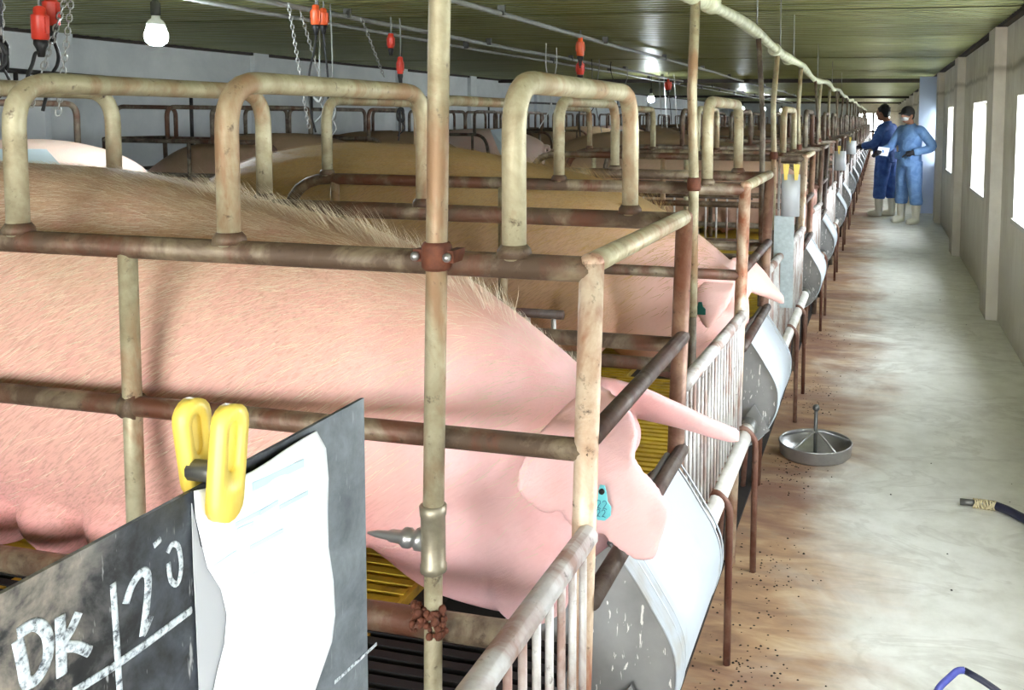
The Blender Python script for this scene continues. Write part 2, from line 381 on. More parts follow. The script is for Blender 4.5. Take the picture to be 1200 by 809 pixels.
# ------------------------------------------------------------------ setting
def build_room():
    struct(MB().box((XL - .3, YN - 9, -.2), (XR + .3, YF + .3, 0)).build('floor', 'floor_concrete'))
    g = MB(); g.box((-70, -60, -.6), (70, 120, -.2)); struct(g.build('ground', 'floor_concrete'))
    struct(MB().box((-3.35, YN, 0), (-.47, YF, .012)).build('floor_shade', 'soil_and_shade')); struct(MB().box((XL + .5, YN, 0), (-3.6, YF, .012)).build('floor_shade', 'soil_and_shade'))  # dark slabs added on the floor to paint the shade under the pens
    # right wall, built round its windows
    wall = bpy.data.objects.new('wall_right', None); link(wall); struct(wall)
    T = .22; ys = [YN] + [v for w in WIN for v in w] + [YF]
    for i in range(0, len(ys), 2): MB().box((XR, ys[i], WZ0), (XR + T, ys[i + 1], WZ1)).build('pier', 'wall_plaster', wall)
    MB().box((XR, YN, 0), (XR + T, YF, WZ0)).build('lower_wall', 'wall_plaster', wall)
    MB().box((XR, YN, WZ1), (XR + T, YF, ZC + .12)).build('upper_wall', 'wall_plaster', wall)
    for y in [.55 + 3.45 * k - 3.45 for k in range(14)]:
        MB().box((XR - .085, y, 0), (XR + .01, y + .42, ZC - .03)).build('pilaster', 'wall_plaster', wall)
    fr = MB(); W = 1.55; H = WZ1 - WZ0; fw = .045
    for k, (a, b) in enumerate(WIN, 1):
        o = bpy.data.objects.new('window_%d' % k, None); link(o); struct(o); o.location = (XR + .14, a, WZ0); L = b - a
        f = MB(); f.box((0, 0, 0), (.05, L, fw)); f.box((0, 0, H - fw), (.05, L, H)); f.box((0, 0, fw), (.05, fw, H - fw)); f.box((0, L - fw, fw), (.05, L, H - fw))
        f.box((0, L / 2 - .025, fw), (.05, L / 2 + .025, H - fw)); f.build('window_frame', 'window_frame', o)
        for q in (0, 1):
            MB().box((.02, fw + q * (L / 2 - .02), fw), (.026, L / 2 - .025 + q * (L / 2 - .02), H - fw)).build('pane', 'window_glass', o)
        MB().box((-.155, -.02, -.02), (.0, L + .02, .014)).build('window_sill', 'sill_white', o)
    # left wall
    lw = bpy.data.objects.new('wall_left', None); link(lw); struct(lw)
    MB().box((XL - .2, YN, 0), (XL, YF, ZC + .12)).build('wall_face', 'wall_left_paint', lw)
    for y in [7.0, 9.85, 13.3, 15.9] + [19.3 + 3.4 * k for k in range(7)] + [.2, 3.6]:
        MB().box((XL - .01, y - .13, 0), (XL + .07, y + .13, ZC)).build('pilaster', 'wall_left_paint', lw)
    nw = bpy.data.objects.new('wall_near', None); link(nw); struct(nw)
    MB().box((XL, YN - .2, 0), (DX0, YN, ZC + .1)).build('wall_face', 'wall_left_paint', nw); MB().box((DX1, YN - .2, 0), (XR + .2, YN, ZC + .1)).build('wall_face', 'wall_plaster', nw)
    MB().box((DX0, YN - .2, DZ1), (DX1, YN, ZC + .1)).build('lintel', 'wall_plaster', nw)
    # far end wall with a doorway at the end of the aisle
    ew = bpy.data.objects.new('wall_far', None); link(ew); struct(ew)
    MB().box((XL, YF, 0), (-.95, YF + .2, ZC + .1)).build('wall_face', 'wall_left_paint', ew)
    MB().box((.45, YF, 0), (XR, YF + .2, ZC + .1)).build('wall_face', 'wall_plaster', ew)
    MB().box((-.95, YF, 1.78), (.45, YF + .2, ZC + .1)).build('lintel', 'wall_plaster', ew)
    MB().box((-.95, YF, 0), (.45, YF + .2, .5)).build('threshold', 'wall_plaster', ew)
    f = MB(); f.tube([(-.95, YF, .9), (.45, YF, .95)], .05, 6); f.tube([(-.3, YF, .5), (-.3, YF, 1.78)], .05, 6)
    f.build('door_bar', 'beam_dark', ew)
    # ceiling: ribbed metal sheets, ribs across the building
    ce = bpy.data.objects.new('ceiling', None); link(ce); struct(ce)
    per, prof = .125, [(0, 0), (.045, 0), (.058, .016), (.092, .016), (.105, 0)]
    n = 8; vs, fs = [], []
    for k in range(n):
        for a, h in prof: vs.append((k * per + a, h))
    vs.append((n * per, 0)); L = n * per
    m = mesh('sheet', [(x, y, h) for x in (XL, XR) for y, h in vs], [(i, i + 1, i + 1 + len(vs), i + len(vs)) for i in range(len(vs) - 1)], 'ceiling_metal', False)
    y = YN
    while y < YF:
        o = obj('ceiling_sheet', m, ce, (0, y, ZC + R.uniform(-.004, .004))); y += L - .004
    MB().box((XL - .1, YN, ZC + .03), (XR + .3, YF, ZC + .1)).build('roof_deck', 'beam_dark', ce)
    for yb in (17.2, 30.0, 40.0): MB().box((XL, yb, ZC - .07), (XR, yb + .09, ZC)).build('purlin', 'beam_dark', ce)
    MB().box((XR - .05, YN, ZC - .03), (XR + .02, YF, ZC + .01)).build('edge_trim', 'beam_dark', ce)
    MB().box((XL - .02, YN, ZC - .03), (XL + .05, YF, ZC + .01)).build('edge_trim', 'beam_dark', ce)
    # open door leaf beside the two people, bluish light put into its colour
    d = bpy.data.objects.new('door_1', None); link(d); struct(d)
    MB().box((.60, 15.55, .02), (.90, 15.60, ZC - .04)).build('door_leaf', 'leaf_blue_light', d)
    MB().tube([(.64, 15.53, .95), (.64, 15.53, 1.1)], .012, 8).build('door_handle', 'steel', d)
build_room()

# ------------------------------------------------------------------ crates (local frame: near front post at origin, sow faces +x, crate runs to -x and +y)
X0 = -.424; CW = .708; ZT = 1.275; ZM = .989; ZLO = .668; REAR = -1.70
YA = [1.371, 3.074]
while YA[-1] < 42: YA.append(YA[len(YA) - 2] + 4.233)
FLOOR_Z = .57
CRATE_PARTS = []
def crate_part(name, m, loc=(0, 0, 0)): CRATE_PARTS.append((name, m, Vector(loc)))
def make_crate_meshes(near):
    global CRATE_PARTS; CRATE_PARTS = []
    sg = 12 if near else 7
    rail, post, khaki, dark = ('pipe_rail', 'pipe_post', 'pipe_khaki', 'pipe_dark') if near else ('pipe_far', 'pipe_far', 'pipe_far', 'pipe_dark')
    top = tube_mesh('top_rail', bend([(0, 0, ZT), (REAR, 0, ZT), (REAR - .12, 0, ZLO - .2)], .16, 6), .0205, rail, sg)
    mid = tube_mesh('middle_rail', [(0, 0, ZM), (REAR - .05, 0, ZM)], .0185, rail, sg)
    low = tube_mesh('lower_rail', [(-.14, 0, ZLO), (REAR - .09, 0, ZLO)], 0.0235, rail, sg)
    sp = tube_mesh('side_post', [(0, 0, ZT), (0, 0, FLOOR_Z)], .0165, khaki, sg)
    fp = MB(); fp.tube([(-.034, 0, .0), (0, 0, ZT + .012)], .0198, sg); fp.ball((0, 0, ZT + .012), (.0198, .0198, .015), sg, 6); fpm = fp.mesh('front_post', post); fpd = fpm.copy(); fpd.materials.clear(); fpd.materials.append(MATS['pipe_post_brown' if near else 'pipe_dark'])
    coll = MB().tube([(-.014, 0, 0), (.014, 0, 0)], .024, sg).mesh('weld_collar', rail)
    for y in (0, CW):
        crate_part('top_rail', top, (0, y, 0)); crate_part('middle_rail', mid, (0, y, 0)); crate_part('lower_rail', low, (0, y, 0))
        crate_part('front_post', fpm if y == 0 else fpd, (0, y, 0))
        for x in (-.856, -1.52): crate_part('side_post', sp, (x, y, 0))
        if near:
            for x in (-.856,): crate_part('weld_collar', coll, (x, y, ZM))
    fr = tube_mesh('front_rail', [(0, 0, 0), (0, CW, 0)], .0175, 'pipe_khaki' if near else rail, sg)
    fr2 = tube_mesh('front_rail', [(0, 0, 0), (0, CW, 0)], .0165, dark, sg)
    crate_part('front_rail', fr, (0, 0, ZT + .01)); crate_part('front_rail', fr2, (0, 0, 1.01)); crate_part('front_rail', fr2, (0, 0, .745))
    arch = tube_mesh('arch', bend([(0, 0, ZT + .01), (0, 0, 1.565), (0, CW, 1.565), (0, CW, ZT + .01)], .085, 7), .0195, khaki, sg)
    foot = MB().lathe([(.029, 0), (.027, .012), (.021, .02)], (0, 0, 0), sg).mesh('arch_foot', rail)
    for x in (-.128, -.647, -1.092, -1.55):
        crate_part('arch', arch, (x, 0, 0))
        if near:
            for y in (0, CW): crate_part('arch_foot', foot, (x, y, ZT + .014))
    rg = MB()
    for z in (ZM, ZLO + .02): rg.tube([(REAR - .1, 0, z), (REAR - .1, CW, z)], .016, sg)
    crate_part('rear_gate', rg.mesh('rear_gate', dark))
def place_crate(loc, rz, label, group):
    t = thing('farrowing_crate', label, 'crate', loc, rz, group)
    for n, m, l in CRATE_PARTS: obj(n, m, t, l)
    return t
NR = len(YA)
XB = -6.93 - X0                                        # front line of the second row
make_crate_meshes(True)
for i in range(3):
    place_crate((X0, YA[i], 0), 0, 'rusty tubular farrowing crate, %s from the camera along the aisle' % ORD[i + 1], 'farrowing crates along the aisle')
make_crate_meshes(False)
for i in range(3, NR):
    place_crate((X0, YA[i], 0), 0, 'rusty tubular farrowing crate, %s from the camera along the aisle' % ORD[i + 1], 'farrowing crates along the aisle')
YB = [y + 1.15 for y in YA if y + 1.15 < 44]
for i, y in enumerate(YB):
    place_crate((XB, y + CW, 0), PI, 'dark farrowing crate, %s from the camera in the row by the left wall' % ORD[i + 1], 'farrowing crates in the far row')

# feed troughs
def build_troughs():
    P = [(-.02, .752), (.019, .702), (.058, .642), (.088, .592), (.103, .545), (.10, .485), (.078, .425), (.04, .372), (-.02, .335), (-.10, .335), (-.18, .375), (-.24, .45), (-.26, .53)]
    prof = [Vector((x, 0, z)) for x, z in P]; prof = smooth_path(prof, 3); n = len(prof); Y0, Y1 = .20, .63; th = .004
    vs = []; 
    for y in (Y0 - .012, Y1 + .012):
        for p in prof: vs.append((p.x, y, p.z))
    inner = []
    for y in (Y0 - .012, Y1 + .012):
        for i, p in enumerate(prof):
            t = (prof[min(i + 1, n - 1)] - prof[max(i - 1, 0)]).normalized(); nn = Vector((-t.z, 0, t.x)); c = Vector((-.07, 0, .55)) - p
            if nn.dot(c) < 0: nn = -nn
            inner.append((p.x + nn.x * th, y, p.z + nn.z * th))
    vs += inner
    fs = [(i, i + 1, n + i + 1, n + i) for i in range(n - 1)] + [(2 * n + i + 1, 2 * n + i, 3 * n + i, 3 * n + i + 1) for i in range(n - 1)]
    for o in (0, n):
        for i in range(n - 1): fs.append((o + i, 2 * n + o + i, 2 * n + o + i + 1, o + i + 1))
    fs += [(0, n, 3 * n, 2 * n), (n - 1, 3 * n - 1, 4 * n - 1, 2 * n - 1)]
    sheet = mesh('curved_sheet', vs, fs, 'trough_sheet')
    bm = bmesh.new(); bm.from_mesh(sheet); bmesh.ops.recalc_face_normals(bm, faces=bm.faces); bm.to_mesh(sheet); bm.free()
    outl = [(p.x, 0, p.z) for p in prof]; cx, cz = -.07, .55
    small = [(cx + (x - cx) * .975, 0, cz + (z - cz) * .975) for x, _, z in outl]
    plate = MB().slab(small, (0, .005, 0)).mesh('side_plate', 'trough_plate')
    rib = MB()
    for y in (Y0 + .03, Y0 + .055): rib.tube([(p.x, y, p.z) for p in prof[1:22]], .0025, 5)
    ribm = rib.mesh('pressed_rib', 'trough_sheet')
    rim = tube_mesh('rolled_rim', [(-.02, Y0 - .012, .752), (-.02, Y1 + .012, .752)], .008, 'steel_dark', 8)
    brk = MB().slab([(.075, 0, .41), (.02, 0, .50), (-.02, 0, .44), (.02, 0, .36)], (0, .006, 0)); brkm = brk.mesh('bracket', 'trough_plate')
    lg = tube_mesh('rear_support', [(-.08, .05, 0), (-.06, .05, .34)], .011, 'pipe_leg', 8)
    def put(loc, rz, label, group, detail):
        t = thing('feed_trough', label, 'trough', loc, rz, group)
        obj('curved_sheet', sheet, t)
        for y in (Y0, Y1 - .005): obj('side_plate', plate, t, (0, y, 0))
        obj('rolled_rim', rim, t)
        if detail:
            obj('pressed_rib', ribm, t); obj('pressed_rib', ribm, t, (0, .42, 0))
            for y in (Y0 - .02, Y1 + .014): obj('bracket', brkm, t, (0, y, 0))
        obj('support_leg', lg, t); obj('support_leg', lg, t, (0, .6, 0))
    for i, y in enumerate(YA): put((X0, y, 0), 0, 'galvanised half-round feed trough at the front of the %s crate along the aisle' % ORD[i + 1], 'feed troughs along the aisle', i < 4)
    for i, y in enumerate(YB[:14]): put((XB, y + CW, 0), PI, 'half-round feed trough at the left-wall end of the %s far-row crate' % ORD[i + 1], 'feed troughs by the left wall', False)
build_troughs()

# front creep panels with upright bars, white pipe and legs under them
PZ = .872
def build_panels():
    barm = tube_mesh('bar', [(0, 0, .47), (0, 0, PZ)], .0062, 'pipe_steel', 7)
    gaps = [(-.42, YA[0])] + [(YA[i] + CW, YA[i + 1]) for i in range(NR - 1)]
    leg = {}
    for i, (a, b) in enumerate(gaps):
        w = ['front of the near edge of the picture', 'beside the first trough'][0] if i == 0 else ''
        lab = 'barred creep panel with white top rail in front of the board' if i == 0 else 'barred creep panel with pale top rail just past the %s trough' % ORD[i]
        t = thing('creep_fence', lab, 'panel', (X0, a, 0), 0, 'barred creep panels along the aisle'); L = b - a
        tube_obj('top_rail', [(0, .02, PZ + .02), (0, L - .02, PZ - .012)], .0185 if i < 4 else .016, 'pipe_steel', t, 10)
        tube_obj('bottom_rail', [(0, .02, .47), (0, L - .02, .47)], .012, 'pipe_leg', t, 8)
        n = int(L / .05)
        if i <= 3:
            for k in range(n): obj('bar', barm, t, (0, .04 + k * (L - .08) / (n - 1), 0))
        else:
            mb = MB()
            for k in range(n): mb.tube([(0, .04 + k * (L - .08) / (n - 1), .47), (0, .04 + k * (L - .08) / (n - 1), PZ)], .0065, 5)
            mb.build('bar_row', 'pipe_steel', t)['kind'] = 'stuff'
        # white pipe
        if L < 1.5: y0, y1 = -.06, L + .08
        else: y0, y1 = -.06, L + .08
        p = thing('support_pipe', ('white plastic pipe under the creep panel in front of the board' if i == 0 else 'white plastic pipe on thin legs just past the %s trough' % ORD[i]), 'pipe', (X0 + .014, a, 0), 0, 'white pipes along the aisle')
        tube_obj('pipe', [(0, y0, .456), (0, y1, .456)], .027, 'pvc_white', p, 14)
        for y in ([.40, .95] if L < 1.5 else [.85, 1.35]):
            tube_obj('leg', bend([(.038, y, 0), (.04, y, .456), (.0, y, .49), (-.03, y, .47)], .03, 5), .0105, 'pipe_leg', p, 8)
        if i < 5:
            for y in (y0 + .03, y1 - .03): MB().lathe([(.03, -.03), (.034, -.02), (.034, .02), (.03, .03)], (0, y, .456), 14, 'y').build('clamp', 'steel_dark', p)
build_panels()

# raised slatted floor of each pen, and pen partitions
def build_pens():
    for row, xs, sgn, ys in (('aisle', X0 - .46, -1, YA), ('far', XB + .46, 1, YB)):
        for i, y in enumerate(ys):
            y0 = y - .5; y1 = y + CW + .5
            if i % 2 == 0 : y0 = y - (1.22 if i else 1.75)
            else: y1 = y + CW + .9
            L = y1 - y0; ln = 2.1
            if row == 'far' and i > 10: continue
            t = thing('slatted_floor', 'raised yellow slatted floor under the %s %s' % (ORD[i + 1], 'crate along the aisle' if row == 'aisle' else 'crate of the far row'), 'slatted floor', (xs, y0, 0), 0 if sgn < 0 else 0, 'raised slatted floors')
            mb = MB(); n = int(L / .034)
            if i < 3:
                md = MB()
                for k in range(n):
                    yy = y0 + k * L / n; xf = 0 if y + .15 <= yy < y + CW else .38
                    (md if yy < y + (.15 if i == 0 else -.0) and (i == 0 or row == 'far') else mb).box((-ln if sgn < 0 else -xf, k * L / n, FLOOR_Z - .025), (xf if sgn < 0 else ln, k * L / n + .02, FLOOR_Z))
                if md.v: md.build('void_shade_slats', 'slat_void_shade', t)['kind'] = 'stuff'
                for q in range(9): mb.box((sgn * ln * q / 8 - .008, 0, FLOOR_Z - .022), (sgn * ln * q / 8 + .008, L, FLOOR_Z - .003))
            else: mb.box((-ln if sgn < 0 else 0, 0.01, FLOOR_Z - .03), (0 if sgn < 0 else ln, L - .01, FLOOR_Z))
            s = mb.build('slats', 'slat_yellow', t); s['kind'] = 'stuff'
            bmb = MB()
            for q in (.03, ln / 2, ln - .03): bmb.box((sgn * q - .03, 0, FLOOR_Z - .11), (sgn * q + .03, L, FLOOR_Z - .027)) 
            bmb.build('bearer', 'beam_dark', t)
            for q in (.03, ln - .03):
                for yy in (.1, L - .1): MB().box((sgn * q - .04, yy - .05, 0), (sgn * q + .04, yy + .05, FLOOR_Z - .11)).build('pier', 'beam_dark', t)
        # partitions between pens
        for i in range(len(ys) - 1):
            yp = (ys[i] + CW + ys[i + 1]) / 2
            if row == 'far' and i >= 10: continue
            t = thing('pen_partition', 'low barred partition between the %s and %s %s' % (ORD[i + 1], ORD[i + 2], 'pens along the aisle' if row == 'aisle' else 'pens of the far row'), 'partition', (xs, yp, 0), 0, 'barred pen partitions')
            ln = 2.05
            if row == 'aisle' or i < 10:
                tube_obj('top_rail', [(0, 0, .93), (sgn * ln, 0, .93)], .014, 'pipe_dark', t, 8); tube_obj('bottom_rail', [(0, 0, .50), (sgn * ln, 0, .50)], .012, 'pipe_dark', t, 8)
                if row == 'aisle' and i < 3:
                    bm_ = tube_mesh('bar', [(0, 0, .50), (0, 0, .93)], .0075, 'pipe_steel', 7)
                    for k in range(26): obj('bar', bm_, t, (-.03 - k * .079, 0, 0))
                else:
                    mb = MB()
                    for k in range(26): mb.tube([(sgn * (.03 + k * .079), 0, .5), (sgn * (.03 + k * .079), 0, .93)], .0075, 4)
                    mb.build('bar_row', 'pipe_far', t)['kind'] = 'stuff'
                tube_obj('end_post', [(sgn * ln, 0, 0), (sgn * ln, 0, 1.0)], .018, 'pipe_dark', t, 8)
build_pens()

# ------------------------------------------------------------------ sows (local frame: same x as the world for the aisle row, y = 0 at the middle of the crate)
YC = YA[0] + CW / 2
SPINE = [(-2.79, 1.06, .05, .07, .09), (-2.74, 1.04, .15, .18, .22), (-2.62, 1.02, .235, .27, .33), (-2.42, 1.01, .275, .345, .38), (-2.15, 1.0, .295, .395, .385), (-1.88, .99, .30, .405, .385),
         (-1.6, .985, .30, .395, .38), (-1.3, .97, .29, .355, .355), (-1.06, .945, .27, .335, .325)]
# neck and head as (top point, bottom point, half width)
HEAD = [((-.84, 1.19), (-.985, .64), .225), ((-.70, 1.11), (-.86, .555), .19), ((-.575, 1.02), (-.745, .528), .172), ((-.49, .94), (-.66, .525), .155), ((-.455, .83), (-.60, .535), .128), ((-.455, .72), (-.55, .53), .10), ((-.462, .645), (-.525, .53), .078), ((-.468, .615), (-.512, .535), .066), ((-.462, .60), (-.50, .54), .06)]
def sow_rings(spine, head, seg=36):
    secs = []
    for x, z, hw, hu, hd in spine: secs.append([x, z + (hu - hd) / 2, hw, (hu + hd) / 2, 0., 1.])
    for (tx, tz), (bx, bz), hw in head:
        h = math.hypot(tx - bx, tz - bz) / 2; secs.append([(tx + bx) / 2, (tz + bz) / 2, hw, h, (tx - bx) / (2 * h), (tz - bz) / (2 * h)])
    out = []; n = len(secs)
    for i in range(n - 1):
        p = [secs[max(i - 1, 0)], secs[i], secs[i + 1], secs[min(i + 2, n - 1)]]
        for k in range(4):
            t = k / 4; out.append([.5 * (2 * p[1][j] + (p[2][j] - p[0][j]) * t + (2 * p[0][j] - 5 * p[1][j] + 4 * p[2][j] - p[3][j]) * t * t + (3 * p[1][j] - p[0][j] - 3 * p[2][j] + p[3][j]) * t ** 3) for j in range(6)])
    out.append(secs[-1]); rings = []
    for x, z, hw, h, ux, uz in out:
        l = math.hypot(ux, uz); ux, uz = ux / l, uz / l; ring = []
        for k in range(seg):
            a = 2 * PI * k / seg; c, q = math.cos(a), math.sin(a)
            yy = hw * math.copysign(abs(c) ** .86, c); uu = h * math.copysign(abs(q) ** .92, q)
            ring.append(Vector((x + ux * uu, yy, z + uz * uu)))
        rings.append(ring)
    return rings
def sow_shape(ears=True, kind=1):
    mb = MB(); mb.loft(sow_rings(SPINE, HEAD))
    for s in (-1, 1):
        mb.ball((-1.06, s * .155, .86), (.17, .125, .26)); mb.ball((-2.42, s * .175, .90), (.24, .13, .30))
        mb.ball((-.60, s * .10, .66), (.12, .075, .13)); mb.ball((-.515, s * .095, .86), (.06, .05, .06))
        mb.tube([(-1.14, s * .16, .78), (-1.15, s * .165, .66), (-1.18, s * .165, .62), (-1.17, s * .165, .60)], [.12, .08, .055, .056], 12)
        mb.tube([(-2.42, s * .18, .82), (-2.40, s * .19, .70), (-2.50, s * .19, .63), (-2.47, s * .19, .60)], [.16, .10, .058, .06], 12)
        for k in range(6):
            x = -2.12 + .165 * k; mb.ball((x, s * .155, .685), (.095, .105, .095)); mb.tube([(x, s * .20, .64), (x + .005, s * .24, .585)], [.022, .012], 8)
    # snout disc and tail
    mb.tube(smooth_path([(-2.74, 0, 1.16), (-2.82, 0, 1.17), (-2.86, .03, 1.11), (-2.84, .07, 1.07), (-2.80, .06, 1.11), (-2.82, .03, 1.16), (-2.87, .02, 1.17)], 5), [.026 - .0005 * i for i in range(31)], 8)
    return mb
def near_ear(mb, pix, ymap, th):
    mb.slab([at(px, py, 'y', ymap(px, py)) - Vector((0, YC, 0)) for px, py in pix], (0, th, 0))
def build_sows():
    EAR = [(668, 470), (645, 492), (622, 518), (606, 550), (602, 572), (612, 588), (632, 602), (646, 606), (652, 588), (660, 610), (676, 628), (692, 638), (698, 618), (716, 640), (744, 660), (766, 660), (776, 628), (785, 602), (768, 575), (742, 545), (746, 512), (735, 478), (700, 455)]
    mb = sow_shape(); ym = lambda px, py: 1.585 - .10 * max(0, min(1, (py - 465) / 70)) + .03 * max(0, (px - 700) / 80)
    near_ear(mb, EAR, ym, .026)
    # far ear, held out flat over the trough
    pts = [(-.56, .10, .945), (-.50, .125, .925), (-.44, .15, .905), (-.38, .16, .885), (-.32, .165, .865), (-.265, .17, .85)]; hw = [.075, .098, .088, .060, .032, .006]; rings = []
    for (x, y, z), w in zip(pts, hw): rings.append([Vector((x, y + .8 * w * math.cos(2 * PI * k / 20) + .010 * math.sin(2 * PI * k / 20), z + .015 * math.sin(2 * PI * k / 20) - .62 * w * math.cos(2 * PI * k / 20))) for k in range(20)])
    mb.loft(rings)
    m1 = remesh(mb, 'sow_body', .0078, 'sow_pink', 4)
    # second sow: ears laid along the neck and forward
    def plain(fwd):
        mb = sow_shape()
        for s in (-1, 1):
            pts = [(-.54, s * .09, .95), (-.51, s * .13, .93), (-.47, s * .15, .905), (-.43, s * .16, .875), (-.39, s * .165, .845), (-.34, s * .165, .81)] if (s > 0 and fwd) else [(-.53, s * .09, .965), (-.535, s * .15, .95), (-.54, s * .20, .915), (-.55, s * .222, .87), (-.56, s * .228, .825), (-.565, s * .225, .785)]
            hw = [.04, .07, .075, .06, .035, .012] if (s > 0 and fwd) else [.05, .085, .10, .09, .062, .02]; rings = []
            f_ = s > 0 and fwd
            for (x, y, z), w in zip(pts, hw): rings.append([Vector((x + (.3 if f_ else .75) * w * math.cos(2 * PI * k / 16), y + .020 * math.sin(2 * PI * k / 16) + (.6 * w * math.cos(2 * PI * k / 16) if f_ else 0), z + (.6 * w * math.cos(2 * PI * k / 16) if f_ else .012 * math.sin(2 * PI * k / 16)) - (.022 * math.sin(2 * PI * k / 16) if f_ else 0))) for k in range(16)])
            mb.loft(rings)
        return mb
    m2 = remesh(plain(True), 'sow_body', .010, 'sow_golden', 4); m0 = remesh(plain(False), 'sow_body', .014, 'sow_grey', 4)
    def recolour(m, mat):
        c = m.copy(); c.materials.clear(); c.materials.append(MATS[mat]); return c
    m3, m4, m5 = m0, recolour(m0, 'sow_white'), recolour(m0, 'sow_golden')
    def hair_mesh(m, n, mat, lmin, lmax, wid, rnd, xmax=-.55, zmin=.7):
        polys = [p for p in m.polygons if p.center.z > zmin and p.center.x < xmax and p.center.x > -2.7]
        vs, fs = [], []
        wts = [min(1.0, max(.05, (p.center.z - .75) * 1.4)) for p in polys]
        for p in rnd.choices(polys, wts, k=n):
            nn = p.normal; c = p.center + Vector((rnd.uniform(-.006, .006), rnd.uniform(-.006, .006), rnd.uniform(-.004, .004)))
            d = Vector((-.9 + rnd.uniform(-.25, .25), rnd.uniform(-.2, .2), -.55 + rnd.uniform(-.3, .3))); d = (d - nn * d.dot(nn)).normalized()
            crest = abs(c.y) < .05 and c.z > 1.1 and c.x > -1.4; L = rnd.uniform(lmin, lmax) * (1.5 if crest else 1); lift = rnd.uniform(.35, .8) if crest else rnd.uniform(.06, .22)
            d = (d + nn * lift).normalized(); sd = d.cross(nn).normalized() * wid; tip = c + d * L - nn * L * .06
            mid = (c + tip) / 2 + nn * L * .05; b = len(vs); vs += [c - sd - nn * .002, c + sd - nn * .002, mid + sd * .7, mid - sd * .7, tip]
            fs += [(b, b + 1, b + 2, b + 3), (b + 3, b + 2, b + 4)]
        return mesh('bristles', vs, fs, mat, False)
    rnd = random.Random(5)
    h1 = hair_mesh(m1, 20000, 'hair_cream', .03, .06, .0005, rnd); h2 = hair_mesh(m2, 13000, 'hair_golden', .035, .07, .0008, rnd)
    def put(x, y, rz, m, label, group, hair=None, sc=1.0):
        t = thing('sow', label, 'sow', (x, y, .036 if sc < 1 else 0), rz, group); t.scale = (1, 1, sc); obj('body', m, t)
        if hair: obj('bristles', hair, t)['kind'] = 'stuff'
        return t
    s1 = put(0, YC, 0, m1, 'large pale pink sow with a blue ear tag in the nearest crate', 'sows along the aisle', h1)
    eye = MB().ball((-.487, -.135, .80), (.014, .012, .014)).build('eye', 'black_rubber', s1)
    # ear tag with its two-line number
    c = at(706, 590, 'y', 1.47) - Vector((0, YC, 0)); w, h = .0145, .03
    out = [(c.x + x * w, c.y, c.z + z * h) for x, z in [(-.35, 1), (.2, 1), (.45, .55), (.55, .1), (1, -.2), (.95, -.7), (.3, -1), (-.6, -1), (-1, -.6), (-.9, -.1), (-.55, .2), (-.5, .7)]]
    tg = MB().slab(out, (0, .004, 0)).build('ear_tag', 'tag_blue', s1)
    MB().lathe([(.005, -.003), (.005, 0), (.0025, .001)], (c.x - .001, c.y, c.z + h * .68), 12, 'y').build('tag_stud', 'black_rubber', tg)
    def digits(x0, z0, s):
        g = MB()
        for q in (0, 1): g.tube([(x0 + q * s * 1.4 + a * s, c.y - .0008, z0 + b * s) for a, b in [(0, 1.6), (.3, 2), (.8, 1.9), (.9, 1.4), (.1, .1), (.5, .25), (1, 0)]], .0007, 5)
        g.build('tag_number', 'tag_ink', tg)
    digits(c.x - .010, c.z - .010, .0075); digits(c.x - .010, c.z - .024, .0065)
    s2 = put(0, YA[1] + CW / 2, 0, m2, 'golden tan sow with a dark green ear tag in the second crate', 'sows along the aisle', h2)
    c2 = Vector((-.588, -.258, .85)); MB().slab([(c2.x + x * .019, c2.y, c2.z + z * .022) for x, z in [(-.3, 1), (.3, 1), (.5, .3), (1, -.1), (1, -1), (-1, -1), (-1, -.1), (-.5, .3)]], (0, .006, 0)).build('ear_tag', 'tag_green', s2)
    for i in range(2, 12):
        if i in (2, 4, 7): continue
        put(0, YA[i] + CW / 2, 0, (m3, m5, m3)[i % 3], '%s sow in the %s crate along the aisle' % (('greyish', 'golden', 'greyish')[i % 3], ORD[i + 1]), 'sows along the aisle')
    for i in range(1, 12):
        if i in (5, 9): continue
        put(-6.93, YB[i] + CW / 2, PI, (m4 if i in (1, 4, 7) else m3), '%s sow facing the left wall in the %s far-row crate' % ('pale' if i in (1, 4, 7) else 'greyish', ORD[i + 1]), 'sows in the far row', None, .94)
build_sows()

